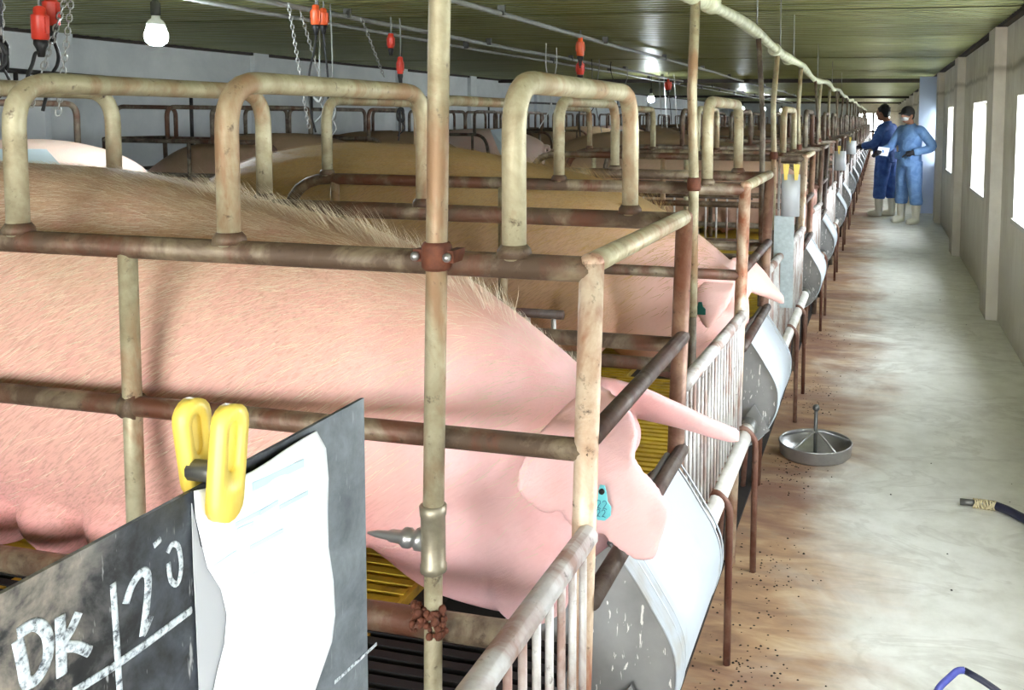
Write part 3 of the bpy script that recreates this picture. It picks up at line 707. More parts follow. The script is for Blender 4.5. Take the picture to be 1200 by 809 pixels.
# ------------------------------------------------------------------ water pipes and the overhead hose
def build_water():
    XH = -.59
    def zh(y): return 1.905 + .018 * math.sin(y * 1.9) - .012 * math.cos(y * .7)
    h = thing('overhead_hose', 'pale wrapped water hose slung under the ceiling along the crates', 'hose', (0, 0, 0))
    ys = [-1 + .45 * k for k in range(100)]
    tube_obj('hose', [(XH + .012 * math.sin(y * 1.3), y, zh(y)) for y in ys], [.026 + .005 * math.sin(k * 1.7) for k in range(100)], 'hose_wrap', h, 10)
    for y in (2.2, 4.6, 5.7, 6.6, 9.2, 12.0, 15.0): tube_obj('tie', [(XH, y, zh(y) + .02), (XH, y, ZC)], .004, 'cord_grey', h, 5)
    for y in (3.3, 5.4, 6.2): MB().lathe([(.034, -.05), (.038, -.03), (.037, .03), (.032, .05)], (XH, y, zh(y)), 10, 'y').build('wrap', 'hose_wrap', h)
    first = thing('water_pipe', 'tall upright water pipe with a nipple drinker beside the nearest sow', 'water pipe', (-.668, YA[0] - .042, 0), 0, 'upright water pipes')
    tube_obj('pipe', [(.078, .02, 1.905), (.03, 0, 1.86), (.016, 0, 1.80), (.010, 0, 1.60), (.004, 0, 1.29), (-.006, 0, .85)], .0168, 'pipe_khaki', first, 14)
    tube_obj('lower_pipe', [(-.006, 0, .80), (-.012, 0, .30)], .0145, 'pipe_khaki', first, 14)
    MB().lathe([(.0165, -.055), (.021, -.052), (.021, -.04), (.0195, -.038), (.0195, .038), (.021, .04), (.0215, .056), (.0165, .058)], (-.006, 0, .835), 14).build('tee_joint', 'brass_old', first)
    nb = MB(); nb.lathe([(.018, -.015), (.018, -.028), (.013, -.032), (.013, -.036), (.0165, -.04), (.0165, -.05), (.011, -.056), (.010, -.075), (.0075, -.080), (.006, -.10), (.002, -.116)], (-.006, 0, .832), 12, 'x'); nb.build('nipple', 'steel', first)
    nb = MB(); nb.lathe([(.02, -.022), (.0235, -.016), (.0235, .016), (.02, .022)], (.004, 0, 1.292), 12); nb.box((-.032, -.008, 1.283), (-.016, .034, 1.302)); nb.box((.022, -.008, 1.283), (.036, .034, 1.302)); nb.build('clamp', 'rust_brown', first)
    for q in (-.026, .028): MB().ball((q, -.014, 1.292), .0075, 8, 6).build('bolt', 'steel', first)
    rb = MB(); rr = random.Random(3)
    for k in range(90): rb.ball((-.010 + rr.uniform(-.03, .028), rr.uniform(-.022, .0), .702 + rr.uniform(-.018, .026)), rr.uniform(.003, .0075), 6, 4)
    rb.build('rust_crust', 'rust_brown', first)
    for i in range(1, NR):
        x = (-.60, -.588, -.60, -.595)[i % 4]; y = YA[i] - .042
        t = thing('water_pipe', 'upright water pipe rising to the overhead hose at the %s crate' % ORD[i + 1], 'water pipe', (x, y, 0), 0, 'upright water pipes')
        tube_obj('pipe', [(XH - x, 0, zh(y)), (-.01, 0, 1.6), (0, 0, 1.29), (0, 0, .85)], .0165, 'pipe_khaki' if i < 6 else 'pipe_far', t, 9)
        tube_obj('lower_pipe', [(0, 0, .85), (0, 0, .30)], .0145, 'pipe_far', t, 8)
        MB().lathe([(.02, -.022), (.0235, -.016), (.0235, .016), (.02, .022)], (0, 0, 1.292), 10).build('clamp', 'rust_brown', t)
        if i % 2 == 0:
            t = thing('water_pipe', 'upright branch pipe beside the card after the %s crate' % ORD[i], 'water pipe', (XH + .03, YA[i] - .95, 0), 0, 'upright water pipes')
            tube_obj('pipe', [(-.03, 0, zh(YA[i] - .95)), (0, 0, 1.5), (0, 0, .93)], .013, 'pipe_far', t, 8)
            tube_obj('lower_pipe', [(0, 0, .93), (0, 0, 0)], .012, 'pipe_far', t, 8)
build_water()

# ------------------------------------------------------------------ record board with paper and clip
def build_board():
    XBd = -.405
    t = thing('record_board', 'black chalk record board lettered DK 20 in the near left corner', 'board', (XBd, .30, .87))
    y0, y1, z0, z1 = .18, .678, .86, 1.278
    def loc(p): return (p.x - XBd, p.y - .30, p.z - .87)
    MB().box((-.003, y0 - .3, z0 - .87), (0, y1 - .3, z1 - .87)).build('panel', 'board_black', t)
    for y in (.22, .62): MB().box((-.045, y - .32, -.30), (-.003, y - .28, z1 - .95)).build('bracket', 'steel_dark', t)
    def chalk(name, pix, r):
        pts = smooth_path([loc(at(px, py, 'x', XBd)) for px, py in pix], 5)
        mb = MB(); mb.tube([(0, 0, 0), (0, 0, 1)], 1, 6) if False else None
        mb.tube(pts, r, 8); 
        for v in mb.v: v.x = v.x * .25 + .0002
        mb.build(name, 'chalk', t)
    chalk('chalk_letter', [(20, 750), (26, 778), (31, 800), (45, 793), (56, 768), (54, 742), (40, 732), (20, 744)], .0034)
    chalk('chalk_letter', [(70, 722), (71, 750), (72, 792)], .0034); chalk('chalk_letter', [(92, 718), (84, 736), (74, 756), (90, 758), (105, 764)], .003)
    chalk('chalk_letter', [(147, 708), (155, 685), (166, 671), (173, 676), (172, 705), (167, 745)], .0028); chalk('chalk_letter', [(167, 745), (172, 735), (177, 722)], .0022)
    chalk('chalk_letter', [(196, 648), (202, 638), (209, 642), (212, 665), (208, 684), (200, 680), (197, 660)], .0018)
    chalk('chalk_line', [(132, 684), (135, 730), (140, 812)], .0022); chalk('chalk_line', [(85, 812), (135, 780), (180, 748), (224, 715)], .0026)
    chalk('chalk_mark', [(180, 640), (188, 632)], .002); chalk('chalk_line', [(392, 800), (441, 755)], .0016)
    # paper sheet: bulges away from the board
    pp = thing('record_sheet', 'white printed record sheet clipped to the black chalk board', 'paper', (XBd, .30, .87))
    L = [(222, 575), (224, 605), (232, 640), (238, 665), (254, 690), (261, 720), (258, 755), (250, 785), (244, 815)]
    Rr = [(366, 505), (377, 525), (380, 560), (379, 600), (380, 640), (386, 680), (388, 720), (384, 752), (362, 815)]
    T = [(222, 575), (258, 565), (290, 548), (328, 525), (366, 505)]
    nu, nv = 32, 40; vs, fs = [], []
    def lerp(P, t):
        f = t * (len(P) - 1); i = min(int(f), len(P) - 2); f -= i; return Vector((P[i][0] + (P[i + 1][0] - P[i][0]) * f, P[i][1] + (P[i + 1][1] - P[i][1]) * f))
    for j in range(nv + 1):
        v = j / nv; a, b = lerp(L, v), lerp(Rr, v); topn = lerp(T, 0)
        for i in range(nu + 1):
            u = i / nu; p = a.lerp(b, u); tp = lerp(T, u); lin_t = Vector(T[0]).lerp(Vector(T[-1]), u); p += (tp - lin_t) * (1 - v)
            off = .003 + .016 * math.sin(PI * min(1, u * 1.1)) * (.25 + .75 * v)
            w = at(p.x, p.y, 'x', XBd); vs.append((off, w.y - .30, w.z - .87))
    W = nu + 1; fs = [(j * W + i, j * W + i + 1, (j + 1) * W + i + 1, (j + 1) * W + i) for j in range(nv) for i in range(nu)]
    o = obj('sheet', mesh('sheet', vs, fs, 'paper'), pp); sd = o.modifiers.new('thick', 'SOLIDIFY'); sd.thickness = .0008
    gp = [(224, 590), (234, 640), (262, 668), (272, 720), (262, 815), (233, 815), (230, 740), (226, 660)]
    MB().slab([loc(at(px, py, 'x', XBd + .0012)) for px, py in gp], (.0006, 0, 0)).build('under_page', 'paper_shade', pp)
    def on_sheet(px, py):
        best = min(range(len(vs)), key=lambda k: (Vector(vs[k]) + Vector((XBd, .30, .87)) - at(px, py, 'x', XBd + vs[k][0])).length); return vs[best]
    for k, (x0, y0_, x1, y1_) in enumerate([(293, 570, 353, 542), (300, 600, 322, 588), (275, 612, 320, 592), (325, 596, 358, 580), (272, 625, 296, 612), (250, 660, 275, 645), (288, 645, 330, 622), (258, 690, 300, 668)]):
        a, b = Vector(on_sheet(x0, y0_)), Vector(on_sheet(x1, y1_)); n = Vector((.0016, 0, 0)); h = Vector((0, 0, .0028 if k == 0 else .0015))
        MB().slab([a + n - h, b + n - h, b + n + h, a + n + h], (.0003, 0, 0)).build('print_line', 'print_blue', pp)
    # clip
    c = thing('clothes_clip', 'yellow plastic clip gripping the record sheet on the black board', 'clip', (XBd, .49, 1.27), 0, 'yellow clips')
    def handle(pix_top, pix_bot, x, w0, w1, name):
        a = at(*pix_top, 'x', x) - Vector((XBd, .49, 1.27)); b = at(*pix_bot, 'x', x + (.0 if x > XBd else .0)) - Vector((XBd, .49, 1.27))
        ax = (b - a); ln = ax.length; ax.normalize(); sd = Vector((0, 1, 0)); sd = (sd - ax * sd.dot(ax)).normalized(); nn = ax.cross(sd)
        def ring(wa, wb, i0, i1):
            out = []
            for k in range(9): an = PI + PI * k / 8; out.append(a + ax * (i0 + wa + wa * math.sin(an)) + sd * wa * math.cos(an))
            for k in range(9): an = PI * k / 8; out.append(a + ax * (ln - i1 - wb + wb * math.sin(an)) + sd * wb * math.cos(an))
            return out
        outer = ring(w0, w1, 0, 0); inner = ring(w0 * .48, w1 * .42, .010, ln * .42)
        n = len(outer); tv = nn * .0045; vs_ = [p - tv for p in outer] + [p - tv for p in inner] + [p + tv for p in outer] + [p + tv for p in inner]; f = []
        for k in range(n):
            q = (k + 1) % n; f += [(k, q, n + q, n + k), (2 * n + k, 3 * n + k, 3 * n + q, 2 * n + q), (k, 2 * n + k, 2 * n + q, q), (n + k, n + q, 3 * n + q, 3 * n + k)]
        g = MB(); g.add(vs_, f); g.slab([p - tv * .2 for p in inner], tv * .5)
        g.build(name, 'yellow_plastic', c)
    handle((222, 468), (236, 578), XBd - .016, .0125, .012, 'rear_handle'); handle((271, 473), (262, 612), XBd + .016, .0125, .0125, 'front_handle')
    s = at(247, 560, 'x', XBd) - Vector((XBd, .49, 1.27)); tube_obj('spring', [s + Vector((-.014, 0, .004)), s + Vector((.016, 0, .004))], .007, 'steel_dark', c, 10)
build_board()

# small record cards hung beside the crates further on
def build_cards():
    spots = [((916, 204), (937, 254), 4.25), ((978, 177), (991, 200), 8.6), ((992, 165), (1003, 181), 12.9)]
    for k, (a, b, y) in enumerate(spots):
        p, q = at(*a, 'y', y), at(*b, 'y', y); w, h = q.x - p.x, p.z - q.z
        t = thing('record_card', ['grey record card with yellow clips, nearest of those past the second crate', 'grey record card, second of those hung along the aisle', 'pale record card, farthest of those hung along the aisle'][k], 'card', (p.x, y, q.z), .0, 'record cards along the aisle')
        vs, n = [], 8
        for z in (0, h):
            for i in range(n + 1): u = i / n; vs.append((u * w, -.02 * math.sin(PI * u), z))
        o = obj('sheet', mesh('sheet', vs, [(i, i + 1, n + 2 + i, n + 1 + i) for i in range(n)], 'card_grey'), t); sd = o.modifiers.new('thick', 'SOLIDIFY'); sd.thickness = .002
        tube_obj('hanger', [(-.012, .02, -.42 if k == 0 else PZ - q.z), (-.012, .02, h + .07)], .006, 'pipe_steel', t, 8)
        if k == 0: MB().box((-.03, .005, -.42), (.06, .012, -.0)).build('perforated_strip', 'galv_perforated', t)
        for u in ((.25, .8) if k == 0 else (.4,)):
            c = thing('clothes_clip', 'yellow clip, %s on the %s grey card along the aisle' % (({.25: 'left one', .8: 'right one', .4: 'only one'}[u]), ORD[k + 1]), 'clip', (p.x + u * w, y - .025, q.z + h), 0, 'yellow clips')
            for s in (-1, 1): MB().slab([(-.006, 0, -.025), (.006, 0, -.025), (.009 + s * .006, 0, .045), (-.006 + s * .006, 0, .048)], (0, .006, 0)).build('clip_arm', 'yellow_plastic', c, (0, s * .008, 0))
build_cards()

# ------------------------------------------------------------------ things on the floor
def build_floor_items():
    p = at(955, 540, 'z', 0); c = Vector((at(955, 527, 'z', .03).x, at(955, 527, 'z', .03).y + .02, 0)); r = .158
    t = thing('piglet_feeder', 'round steel piglet feeder pan with a ball-topped rod on the floor', 'feeder', c)
    MB().lathe([(r - .012, 0), (r, .012), (r + .004, .058), (r + .007, .062), (r + .004, .066), (r - .002, .062), (r - .008, .014), (.02, .010)], (0, 0, 0), 40).build('pan', 'steel', t)
    tube_obj('rod', [(0, 0, .01), (0, 0, .205)], .0085, 'steel_dark', t, 12); MB().ball((0, 0, .215), .0165, 14, 10).build('knob', 'steel_dark', t)
    for k in range(5):
        a = .35 + 2 * PI * k / 5; tube_obj('spoke', bend([(0, 0, .105), (.03 * math.cos(a), .03 * math.sin(a), .105), ((r - .004) * math.cos(a), (r - .004) * math.sin(a), .060)], .02, 4), .0045, 'steel', t, 8)
    # hose end
    h = thing('hose', 'black rubber hose end with a metal tip and twine on the floor', 'hose', at(1150, 600, 'z', 0))
    o = Vector(h.location); P = lambda px, py, z=.018: at(px, py, 'z', z) - o
    tube_obj('rubber_tube', smooth_path([P(1160, 591), P(1178, 597), P(1200, 608), P(1240, 628), P(1300, 640)], 5), .0165, 'navy_rubber', h, 14)
    tube_obj('metal_tip', [P(1125, 588), P(1146, 590)], .0125, 'steel_dark', h, 14)
    mb = MB(); a, b = P(1142, 590), P(1165, 593); d = (b - a)
    for k in range(9):
        q = a + d * (k / 8.0); ax = d.normalized(); u = Vector((0, 0, 1)); v = ax.cross(u)
        mb.tube([q + (u * math.cos(2 * PI * s / 12) + v * math.sin(2 * PI * s / 12)) * .0165 + ax * .004 * math.sin(s + k) for s in range(13)], .0038, 6)
    mb.build('twine_wrap', 'twine', h)
    # blue strap bent into a loop at the lower edge
    s = thing('blue_handle', 'blue and black bent handle at the lower right edge of the floor', 'handle', at(1130, 800, 'z', 0)); o = Vector(s.location)
    A = lambda px, py, z: at(px, py, 'z', z) - o
    tube_obj('blue_arm', bend([A(1088, 840, .03), A(1100, 806, .05), A(1122, 786, .08), A(1130, 786, .08)], .02, 5), .009, 'blue_strap', s, 10)
    tube_obj('black_arm', bend([A(1130, 786, .08), A(1150, 797, .07), A(1176, 815, .05), A(1200, 850, .03)], .02, 5), .0085, 'navy_rubber', s, 10)
    # spilled feed and droppings
    mb = MB(); rr = random.Random(21)
    def crumb(x, y, s):
        vs = [(x + s * math.cos(a) * rr.uniform(.6, 1), y + s * math.sin(a) * rr.uniform(.6, 1), 0.0005) for a in (0, 1.57, 3.14, 4.71)] + [(x, y, s * rr.uniform(.5, .9))]
        mb.add(vs, [(0, 1, 4), (1, 2, 4), (2, 3, 4), (3, 0, 4)], True)
    for k in range(560):
        yy = rr.choice([2.3, 2.45, 2.5, 3.0, 3.05, 3.9, 4.1, 4.9, 5.3, 6.6]) + rr.gauss(0, .13); crumb(-.36 + abs(rr.gauss(0, .085)) * rr.choice([1, 1, 1, -1]), yy, rr.uniform(.002, .006))
    for k in range(34): crumb(rr.uniform(-.35, .75), rr.uniform(2.2, 9), rr.uniform(.003, .007))
    tag(mb.build('feed_crumbs', 'soil_and_shade'), 'scattered feed crumbs and droppings on the aisle floor', 'crumbs', None, 'stuff')
build_floor_items()

# ------------------------------------------------------------------ lamps, plugs, cords, chains and conduits
def build_overhead():
    XP = -3.72
    def bulb(x, y, z, label, big=True):
        t = thing('hanging_bulb', label, 'lamp', (x, y, z), 0, 'bare bulbs over the middle passage')
        MB().lathe([(.004, -.075), (.03, -.072), (.05, -.055), (.058, -.03), (.056, -.008), (.048, .01), (.046, .02)], (0, 0, 0), 20).build('bulb', 'bulb_glow', t)
        MB().lathe([(.046, .02), (.046, .04), (.036, .058), (.022, .068), (.02, .085)], (0, 0, 0), 18).build('bulb_base', 'lamp_white', t)
        MB().lathe([(.022, .083), (.025, .09), (.025, .15), (.012, .165)], (0, 0, 0), 14).build('socket', 'black_rubber', t)
        tube_obj('cord', [(0, 0, .16), (0, 0, ZC - z)], .005, 'black_rubber', t, 6)
    p = at(183, 37, 'x', XP); bulb(p.x, p.y, p.z, 'bright bare bulb hanging nearest, at the upper left')
    for k, (px, py) in enumerate([(763, 115), (870, 127), (895, 127), (916, 129)]):
        p = at(px, py, 'x', XP); bulb(p.x, p.y, min(p.z, 1.9), 'bright bare bulb hanging far off, %s from the camera' % ORD[k + 2])
    # conduits under the ceiling
    for k, (x, z, lab) in enumerate([(-2.42, 2.19, 'pale conduit under the ceiling nearest the aisle'), (-3.55, 2.19, 'pale conduit under the middle of the ceiling'), (-3.78, 2.16, 'thin steel pipe beside the middle conduit under the ceiling')]):
        t = thing('conduit', lab, 'conduit', (x, 0, z), 0, 'conduits under the ceiling')
        tube_obj('pipe', [(.03 * math.sin(y * .6), y, -.012 * abs(math.sin(y * .9))) for y in [-2 + 1.2 * q for q in range(38)]], .018 if k < 2 else .014, 'cord_grey', t, 8)
        for y in [1 + 2.4 * q for q in range(14)]: MB().box((-.025, y - .012, -.02), (.025, y + .012, .05)).build('saddle', 'steel_dark', t)
    wp = thing('wall_pipe', 'dark pipe running along the left wall below the ceiling', 'pipe', (XL + .1, 0, 1.85))
    tube_obj('pipe', [(0, -1, .02), (0, 6, .02), (0, 9.4, -.05), (0, 12, -.05), (0, 40, -.05)], .022, 'pipe_black', wp, 8)
    for y in (6.5, 8.6, 10.8, 13.6, 16.5): tube_obj('drop_pipe', [(0, y, 0), (0, y, -.85)], .018, 'pipe_black', wp, 8)
    # red plugs with cords
    def plug(px, py, x, mat, label, h=.115, r=.030, tail=None, tilt=0):
        p = at(px, py, 'x', x); t = thing('power_plug', label, 'plug', p, 0, 'red plugs hanging from the ceiling')
        MB().lathe([(.010, h * .62), (.018, h * .58), (.021, h * .5), (.021, h * .36), (r, h * .32), (r, h * .30), (r * .96, -h * .42), (r * .8, -h * .46)], (0, 0, 0), 14).build('body', mat, t)
        MB().lathe([(r * .8, -h * .45), (r * .82, -h * .6), (.016, -h * .75), (.011, -h * 1.0)], (0, 0, 0), 12).build('collar', 'black_rubber', t)
        for s in (-1, 1): MB().box((s * r - .004, -.008, -.03), (s * r + .004, .008, .03)).build('lug', mat, t)
        top = ZC - p.z
        if top > h * .65: tube_obj('supply_cord', [(0, 0, h * .6), (.004, 0, (h * .6 + top) / 2), (0, 0, top)], .0055, 'cord_grey', t, 6)
        if tail: tube_obj('tail_cord', smooth_path([(0, 0, -h * .95)] + [at(qx, qy, 'x', x) - p for qx, qy in tail], 5), .0065, 'black_rubber', t, 7)
    plug(47, 30, -3.0, 'red_plastic', 'red plug hanging lower of the pair at the upper left', tail=[(42, 62), (38, 75), (32, 92), (26, 130)])
    plug(60, 14, -3.05, 'red_plastic', 'red plug hanging higher of the pair at the upper left', tail=[(60, 42), (68, 62), (67, 76), (60, 90), (50, 130)])
    plug(370, 19, -3.4, 'orange_plastic', 'orange-red plug with two cords, left of the bunched pair', tail=[(368, 60), (362, 90), (364, 130), (370, 155)])
    plug(379, 21, -3.45, 'orange_plastic', 'orange-red plug, right of the bunched pair over the second sow', h=.10, tail=[(381, 60), (384, 90), (385, 140)])
    plug(458, 49, -3.5, 'red_plastic', 'small red plug tucked against the middle conduit', h=.10, r=.024)
    plug(469, 78, -3.5, 'red_plastic', 'small red plug hanging lowest below the middle conduit', h=.12, r=.024, tail=[(469, 100), (469, 140), (467, 165)])
    plug(680, 56, -2.45, 'orange_plastic', 'orange plug hanging from the conduit above the third arch', h=.15, r=.034, tail=[(680, 70), (680, 80)])
    plug(680, 80, -2.5, 'red_plastic', 'red plug hanging below the orange one above the third arch', h=.12, r=.034, tail=[(680, 110), (679, 140), (680, 160)])
    plug(783, 100, -3.3, 'red_plastic', 'far red plug hanging beside the distant bright bulb', h=.16, r=.06, tail=[(785, 120), (787, 145)])
    # chains
    lk = MB(); 
    def chain(a, b, label, s=.034):
        a, b = Vector(a), Vector(b); d = b - a; n = int(d.length / (s * .74)); ax = d.normalized(); u = ax.orthogonal().normalized(); v = ax.cross(u); mb = MB()
        for k in range(n):
            c = a + ax * (k + .5) * d.length / n; e = u if k % 2 else v
            mb.tube([c + ax * math.cos(2 * PI * q / 8) * s * .5 + e * math.sin(2 * PI * q / 8) * s * .28 for q in range(9)], s * .085, 5, False)
        tag(mb.build('chain', 'chain_steel'), label, 'chain', 'chains hanging from the ceiling')
    def ch(p0, p1, x, label): chain(at(*p0, 'x', x), at(*p1, 'x', x), label)
    ch((78, -6), (36, 125), -3.0, 'slanting chain hanging at the upper left beside the red plugs'); ch((84, -6), (68, 135), -3.0, 'steeper chain hanging at the upper left right of the plugs')
    ch((2, -6), (1, 60), -3.0, 'short chain hanging at the far upper left corner')
    ch((338, 4), (362, 150), -3.4, 'chain hanging left of the bunched orange plugs'); ch((352, 14), (378, 100), -3.45, 'chain hanging just behind the bunched orange plugs')
    ch((423, 20), (450, 90), -3.5, 'chain hanging slantwise left of the small red plugs')
    for k, (px, x) in enumerate([(772, -3.4), (778, -3.5), (790, -3.3)]): ch((px, 88), (px + 4, 150), x, 'far chain, %s of three beside the distant red plug' % ('left', 'middle', 'right')[k])
    # cable coils
    def coil(px, py, x, r, mat, label, turns=6):
        p = at(px, py, 'x', x); t = []; rr = random.Random(px)
        for k in range(turns * 10):
            a = 2 * PI * k / 10; w = rr.uniform(.75, 1.1); t.append((math.cos(a) * r * .45 * w, math.sin(a * .5) * .02, math.sin(a) * r * w))
        o = thing('cable_coil', label, 'cable', p, 0, 'coiled cables'); tube_obj('coil', smooth_path(t, 3), .006, mat, o, 6)
        tube_obj('hanging_end', smooth_path([(0, 0, r * .9), (.01, 0, .3), (0, 0, ZC - p.z)], 4), .005, mat, o, 6)
        tube_obj('loose_end', smooth_path([(0, 0, -r * .8), (.03, 0, -r * 2), (-.03, 0, -r * 3.1)], 4), .005, mat, o, 6)
    coil(374, 108, -3.4, .06, 'cord_grey', 'grey cable coil hanging under the bunched orange plugs'); coil(389, 130, -3.5, .06, 'cord_grey', 'grey knotted cable bunch behind the second arch')
    coil(2, 65, -3.0, .05, 'black_rubber', 'black cable knot hanging at the left edge'); coil(470, 135, -3.5, .05, 'black_rubber', 'black cable coil hanging behind the tall water pipe')
    coil(693, 113, -3.5, .07, 'black_rubber', 'black cable coil framed by the third arch')
    for k, (px, y0, x) in enumerate([(640, 80, -3.2), (652, 78, -3.3), (702, 80, -3.4), (716, 84, -3.4), (735, 92, -3.5)]):
        p = at(px, y0, 'x', x); q = at(px + (-8, 10, 4, -3, 6)[k], 150 + 4 * k, 'x', x); m = at(px + (6, -6, -4, 8, -8)[k], 120, 'x', x)
        tag(tube_obj('slack_cable', smooth_path([(p.x, p.y, ZC), p, m, q], 5), .006, ('lamp_white', 'lamp_white', 'cord_grey', 'black_rubber', 'cord_grey')[k], None, 6), '%s slack cord, %s from the left of those behind the third arch' % (('white', 'white', 'grey', 'black', 'grey')[k], ORD[k + 1]), 'cord', 'slack hanging cords')
build_overhead()

# creep boards and lids in the middle passage
def build_passage():
    def board(px, x, w, h, label, mat='white_panel'):
        a = [at(u, v, 'x', x + dx) for u, v, dx in px]
        n = (a[1] - a[0]).cross(a[2] - a[0]).normalized() * .012
        t = thing('creep_board', label, 'board', a[0], 0, 'pale boards in the middle passage'); o = Vector(t.location)
        MB().slab([p - o for p in a], n).build('panel', mat, t)
        tube_obj('prop', [(a[0] + a[1]) / 2 - o, Vector(((a[0] - o).x * .2, .1, -o.z + .0))], .012, 'pipe_black', t, 6)
    board([(-20, 208, .3), (78, 205, .3), (54, 178, -.3), (-20, 178, -.3)], -3.2, .5, .4, 'pale blue board lying tilted behind the nearest sow')
    board([(588, 182, .1), (600, 180, .3), (592, 150, .2), (576, 152, 0)], -3.6, .3, .3, 'small white board standing behind the second sow')
    board([(705, 176, .1), (742, 172, .3), (738, 152, .0), (708, 156, -.2)], -3.4, .3, .3, 'white crumpled board framed by the third and fourth arches', 'paper')
build_passage()

# ------------------------------------------------------------------ people
def build_person(loc, rz, label, suit, pose, H=1.70, cap=False, mask=False):
    t = thing('person', label, 'person', loc, rz, 'people in the aisle')
    s = H / 1.70; V = lambda x, y, z: Vector((x, y, z)) * s       # person faces +x, left side +y
    Lh, Ll, Rh, Rl = pose['lhand'], pose['lelbow'], pose['rhand'], pose['relbow']
    # body: head, neck, arms, hands as one continuous figure
    b = MB(); hy = pose.get('headtilt', .03)
    b.tube([V(-.005, 0, 1.38), V(.01, 0, 1.46), V(.02 + hy * .5, 0, 1.53)], [.062 * s, .054 * s, .06 * s], 14)
    hc = V(.03 + hy, 0, 1.585); b.ball(hc, (.098 * s, .076 * s, .118 * s), 18, 12); b.ball(hc + V(.035, 0, -.055), (.06 * s, .056 * s, .062 * s)); b.tube([hc + V(.088, 0, .012), hc + V(.112, 0, -.022), hc + V(.09, 0, -.03)], [.012 * s, .017 * s, .012 * s], 8)
    b.ball(hc + V(.082, 0, -.062), (.016 * s, .026 * s, .010 * s)); b.ball(hc + V(.07, 0, .026), (.024 * s, .06 * s, .012 * s))
    for q in (-1, 1): b.ball(hc + V(-.005, q * .078, -.01), (.024 * s, .012 * s, .034 * s)); b.ball(hc + V(.075, q * .032, .008), (.012 * s, .014 * s, .009 * s))
    b.ball(V(0, 0, 1.2), (.11 * s, .16 * s, .24 * s)); b.ball(V(0, 0, .95), (.11 * s, .15 * s, .16 * s))
    for q, (fx, fy) in ((1, pose['stance'][0]), (-1, pose['stance'][1])): b.tube([V(0, q * .085, .92), V(fx * .6 + .01, q * .095 + fy * .7, .5), V(fx, fy + q * .10, .15)], [.075 * s, .055 * s, .035 * s], 10)
    def arm(mb, q, el, ha, r, end=1.0):
        sh = V(0, q * .185, 1.375); e, h = V(*el), V(*ha); h2 = e.lerp(h, end); path = bend([V(0, q * .09, 1.33), sh, e, h2], .09, 5); m_ = len(path) - 1; mb.tube(path, [(r[0] + (r[4] - r[0]) * (k / m_)) * s for k in range(m_ + 1)], 12)
        return sh, e, h
    def hand(mb, e, h, curl, th=1.0):
        d = (h - e).normalized(); up = Vector((0, 0, 1)); sd = d.cross(up).normalized(); nn = sd.cross(d)
        mb.tube([h - d * .02, h + d * .03 * s, h + d * .075 * s], [.026 * s * th, .036 * s * th, .034 * s * th], 10)
        for k, f in enumerate((.085, .095, .088, .07)):
            o = h + d * .07 * s + sd * (-.03 + .02 * k) * s; mb.tube([o, o + d * f * .45 * s - nn * curl * .2 * f * s, o + d * f * .8 * s - nn * curl * .7 * f * s], [.0105 * s * th, .0098 * s * th, .008 * s * th], 7)
        o = h + d * .02 * s + sd * -.034 * s; mb.tube([o, o + d * .035 * s - sd * .03 * s, o + d * .07 * s - sd * .035 * s], [.013 * s * th, .012 * s * th, .009 * s * th], 7)
    for q, el, ha in ((1, Ll, Lh), (-1, Rl, Rh)):
        sh, e, h = arm(b, q, el, ha, (.055, .048, .042, .036, .028)); hand(b, e, h, .5)
    obj('body', remesh(b, 'body', .009 * s, 'skin_person', 2), t)
    # jacket and trousers
    j = MB(); secs = [(.84, .155, .205), (.95, .15, .195), (1.08, .135, .18), (1.22, .135, .20), (1.34, .12, .215), (1.41, .09, .15), (1.45, .066, .08)]; rings = []
    for z, dx, dy in secs: rings.append([V(dx * math.cos(2 * PI * k / 28) + .006, dy * math.sin(2 * PI * k / 28), z) for k in range(28)])
    j.loft(rings)
    for q, el, ha in ((1, Ll, Lh), (-1, Rl, Rh)): arm(j, q, el, ha, (.088, .076, .068, .06, .056), .9)
    j.tube([V(.012 + .06 * math.cos(2 * PI * k / 16), .062 * math.sin(2 * PI * k / 16), 1.445 - .014 * math.cos(2 * PI * k / 16)) for k in range(17)], .016 * s, 8)
    for q in (-1, 1): j.box(V(.125, q * .11 - .05, .95), V(.158, q * .11 + .05, 1.05)); 
    obj('jacket', remesh(j, 'jacket', .010 * s, suit, 3), t)
    bt = MB()
    for k in range(5): bt.ball(V(.142 + .002 * math.sin(k), 0, .90 + .11 * k), .009 * s, 8, 6)
    bt.build('buttons', suit, t)
    tr = MB(); st = pose['stance']
    for q, (fx, fy) in ((1, st[0]), (-1, st[1])): tr.tube([V(0, q * .085, .92), V(fx * .3 + .01, q * .09 + fy * .3, .68), V(fx * .6 + .012, fy * .7 + q * .095, .48), V(fx * .95, fy + q * .10, .33), V(fx, fy + q * .10, .285)], [.125 * s, .118 * s, .098 * s, .098 * s, .085 * s], 16)
    tr.ball(V(0, 0, .90), (.145 * s, .185 * s, .13 * s)); obj('trousers', remesh(tr, 'trousers', .010 * s, suit, 3), t)
    for q, (fx, fy) in ((1, st[0]), (-1, st[1])):
        bo = MB(); c = V(fx, fy + q * .10, 0); bo.tube([c + V(0, 0, .36), c + V(0, 0, .24), c + V(-.005, 0, .12), c + V(.0, 0, .055)], [.072 * s, .066 * s, .056 * s, .058 * s], 16)
        bo.tube([c + V(-.045, 0, .05), c + V(.03, 0, .055), c + V(.11, 0, .045), c + V(.175, 0, .038)], [.046 * s, .054 * s, .05 * s, .034 * s], 14)
        o = obj('boot', remesh(bo, 'boot', .009 * s, 'boot_cream', 2), t); lo = min(v.co.z for v in o.data.vertices); o.location.z -= lo
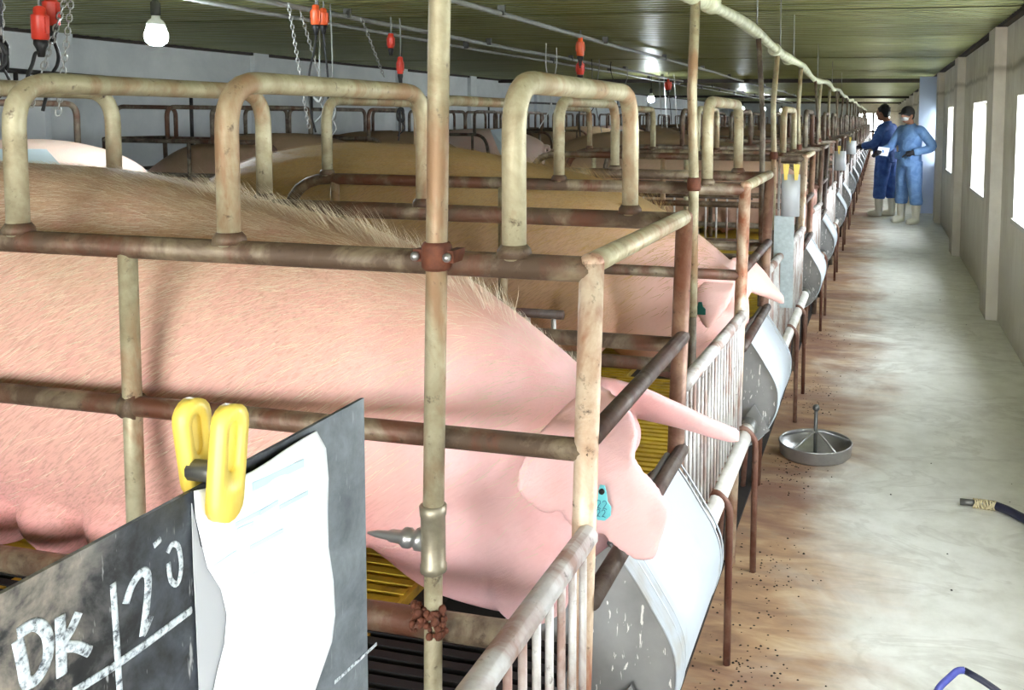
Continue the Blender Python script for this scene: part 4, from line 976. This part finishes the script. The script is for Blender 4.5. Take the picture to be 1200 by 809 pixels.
    # gloves
    for q, el, ha in ((1, Ll, Lh), (-1, Rl, Rh)):
        g = MB(); e, h = V(*el), V(*ha); hand(g, e, h, .5, 1.22); d = (h - e).normalized(); g.tube([h - d * .05, h + d * .01], [.042 * s, .036 * s], 10); obj('glove', remesh(g, 'glove', .007 * s, 'glove_dark', 2), t)
    if cap:
        c = MB(); c.ball(hc + V(-.005, 0, .035), (.110 * s, .090 * s, .10 * s), 20, 12)
        c.slab([hc + V(.06 + .10 * math.cos(a), .075 * math.sin(a), .028 - .02 * math.cos(a)) for a in [-1.57 + .314 * k for k in range(11)]], V(0, 0, .014)); obj('cap', remesh(c, 'cap', .008 * s, 'cap_dark', 2), t)
        c = MB(); c.ball(hc + V(-.03, 0, -.01), (.078 * s, .081 * s, .085 * s)); obj('hair', remesh(c, 'hair', .01 * s, 'hair_black', 2), t)
    else:
        c = MB(); c.ball(hc + V(-.022, 0, .038), (.098 * s, .086 * s, .102 * s), 18, 12); c.ball(hc + V(-.055, 0, -.01), (.058 * s, .072 * s, .075 * s)); rr = random.Random(2)
        for k in range(40):
            a, e = rr.uniform(0, 6.28), rr.uniform(.3, 1.4); c.ball(hc + V(-.022 + .095 * math.cos(a) * math.cos(e), .083 * math.sin(a) * math.cos(e), .038 + .10 * math.sin(e)), .016 * s, 6, 5)
        obj('hair', remesh(c, 'hair', .008 * s, 'hair_black', 1), t)
    if mask:
        c = MB(); c.ball(hc + V(.045, 0, -.052), (.060 * s, .062 * s, .044 * s), 16, 10); c.tube([hc + V(.05, .062, -.04), hc + V(0, .084, -.02), hc + V(-.03, .08, -.015)], .005 * s, 6); c.tube([hc + V(.05, -.062, -.04), hc + V(0, -.084, -.02), hc + V(-.03, -.08, -.015)], .005 * s, 6)
        obj('face_mask', remesh(c, 'face_mask', .007 * s, 'mask_white', 2), t)
    return t
def build_people():
    # left worker turned to the crates, both hands forward; right worker arm out to the crates, other hand on the hip
    g = at(1037, 254, 'z', 0)
    build_person((g.x, g.y, 0), PI - .45, 'dark-haired person in deep blue work suit and pale boots reaching to the crates', 'cloth_deep_blue', dict(lelbow=(.08, .25, 1.12), lhand=(.33, .15, 1.08), relbow=(.06, -.25, 1.12), rhand=(.36, -.12, 1.06), stance=((.05, .02), (-.06, .0)), headtilt=.05), 1.72)
    g = at(1064, 262, 'z', 0)
    build_person((g.x, g.y, 0), PI + .75, 'person in lighter blue work suit, dark cap and mask with a hand on hip', 'cloth_blue', dict(relbow=(.12, -.26, 1.12), rhand=(.40, -.22, 1.04), lelbow=(-.12, .36, 1.12), lhand=(.14, .17, 1.04), stance=((.0, .05), (.0, -.05)), headtilt=.04), 1.69, True, True)
    p = at(1032, 176, 'y', 14.0)
    tag(MB().slab([(p.x - .06, p.y, p.z - .07), (p.x + .10, p.y + .05, p.z - .09), (p.x + .13, p.y + .06, p.z + .03), (p.x - .03, p.y, p.z + .05)], (0, .01, .0)).build('note_sheet', 'paper'), 'white folded note sheet held between the two people', 'paper')
build_people()
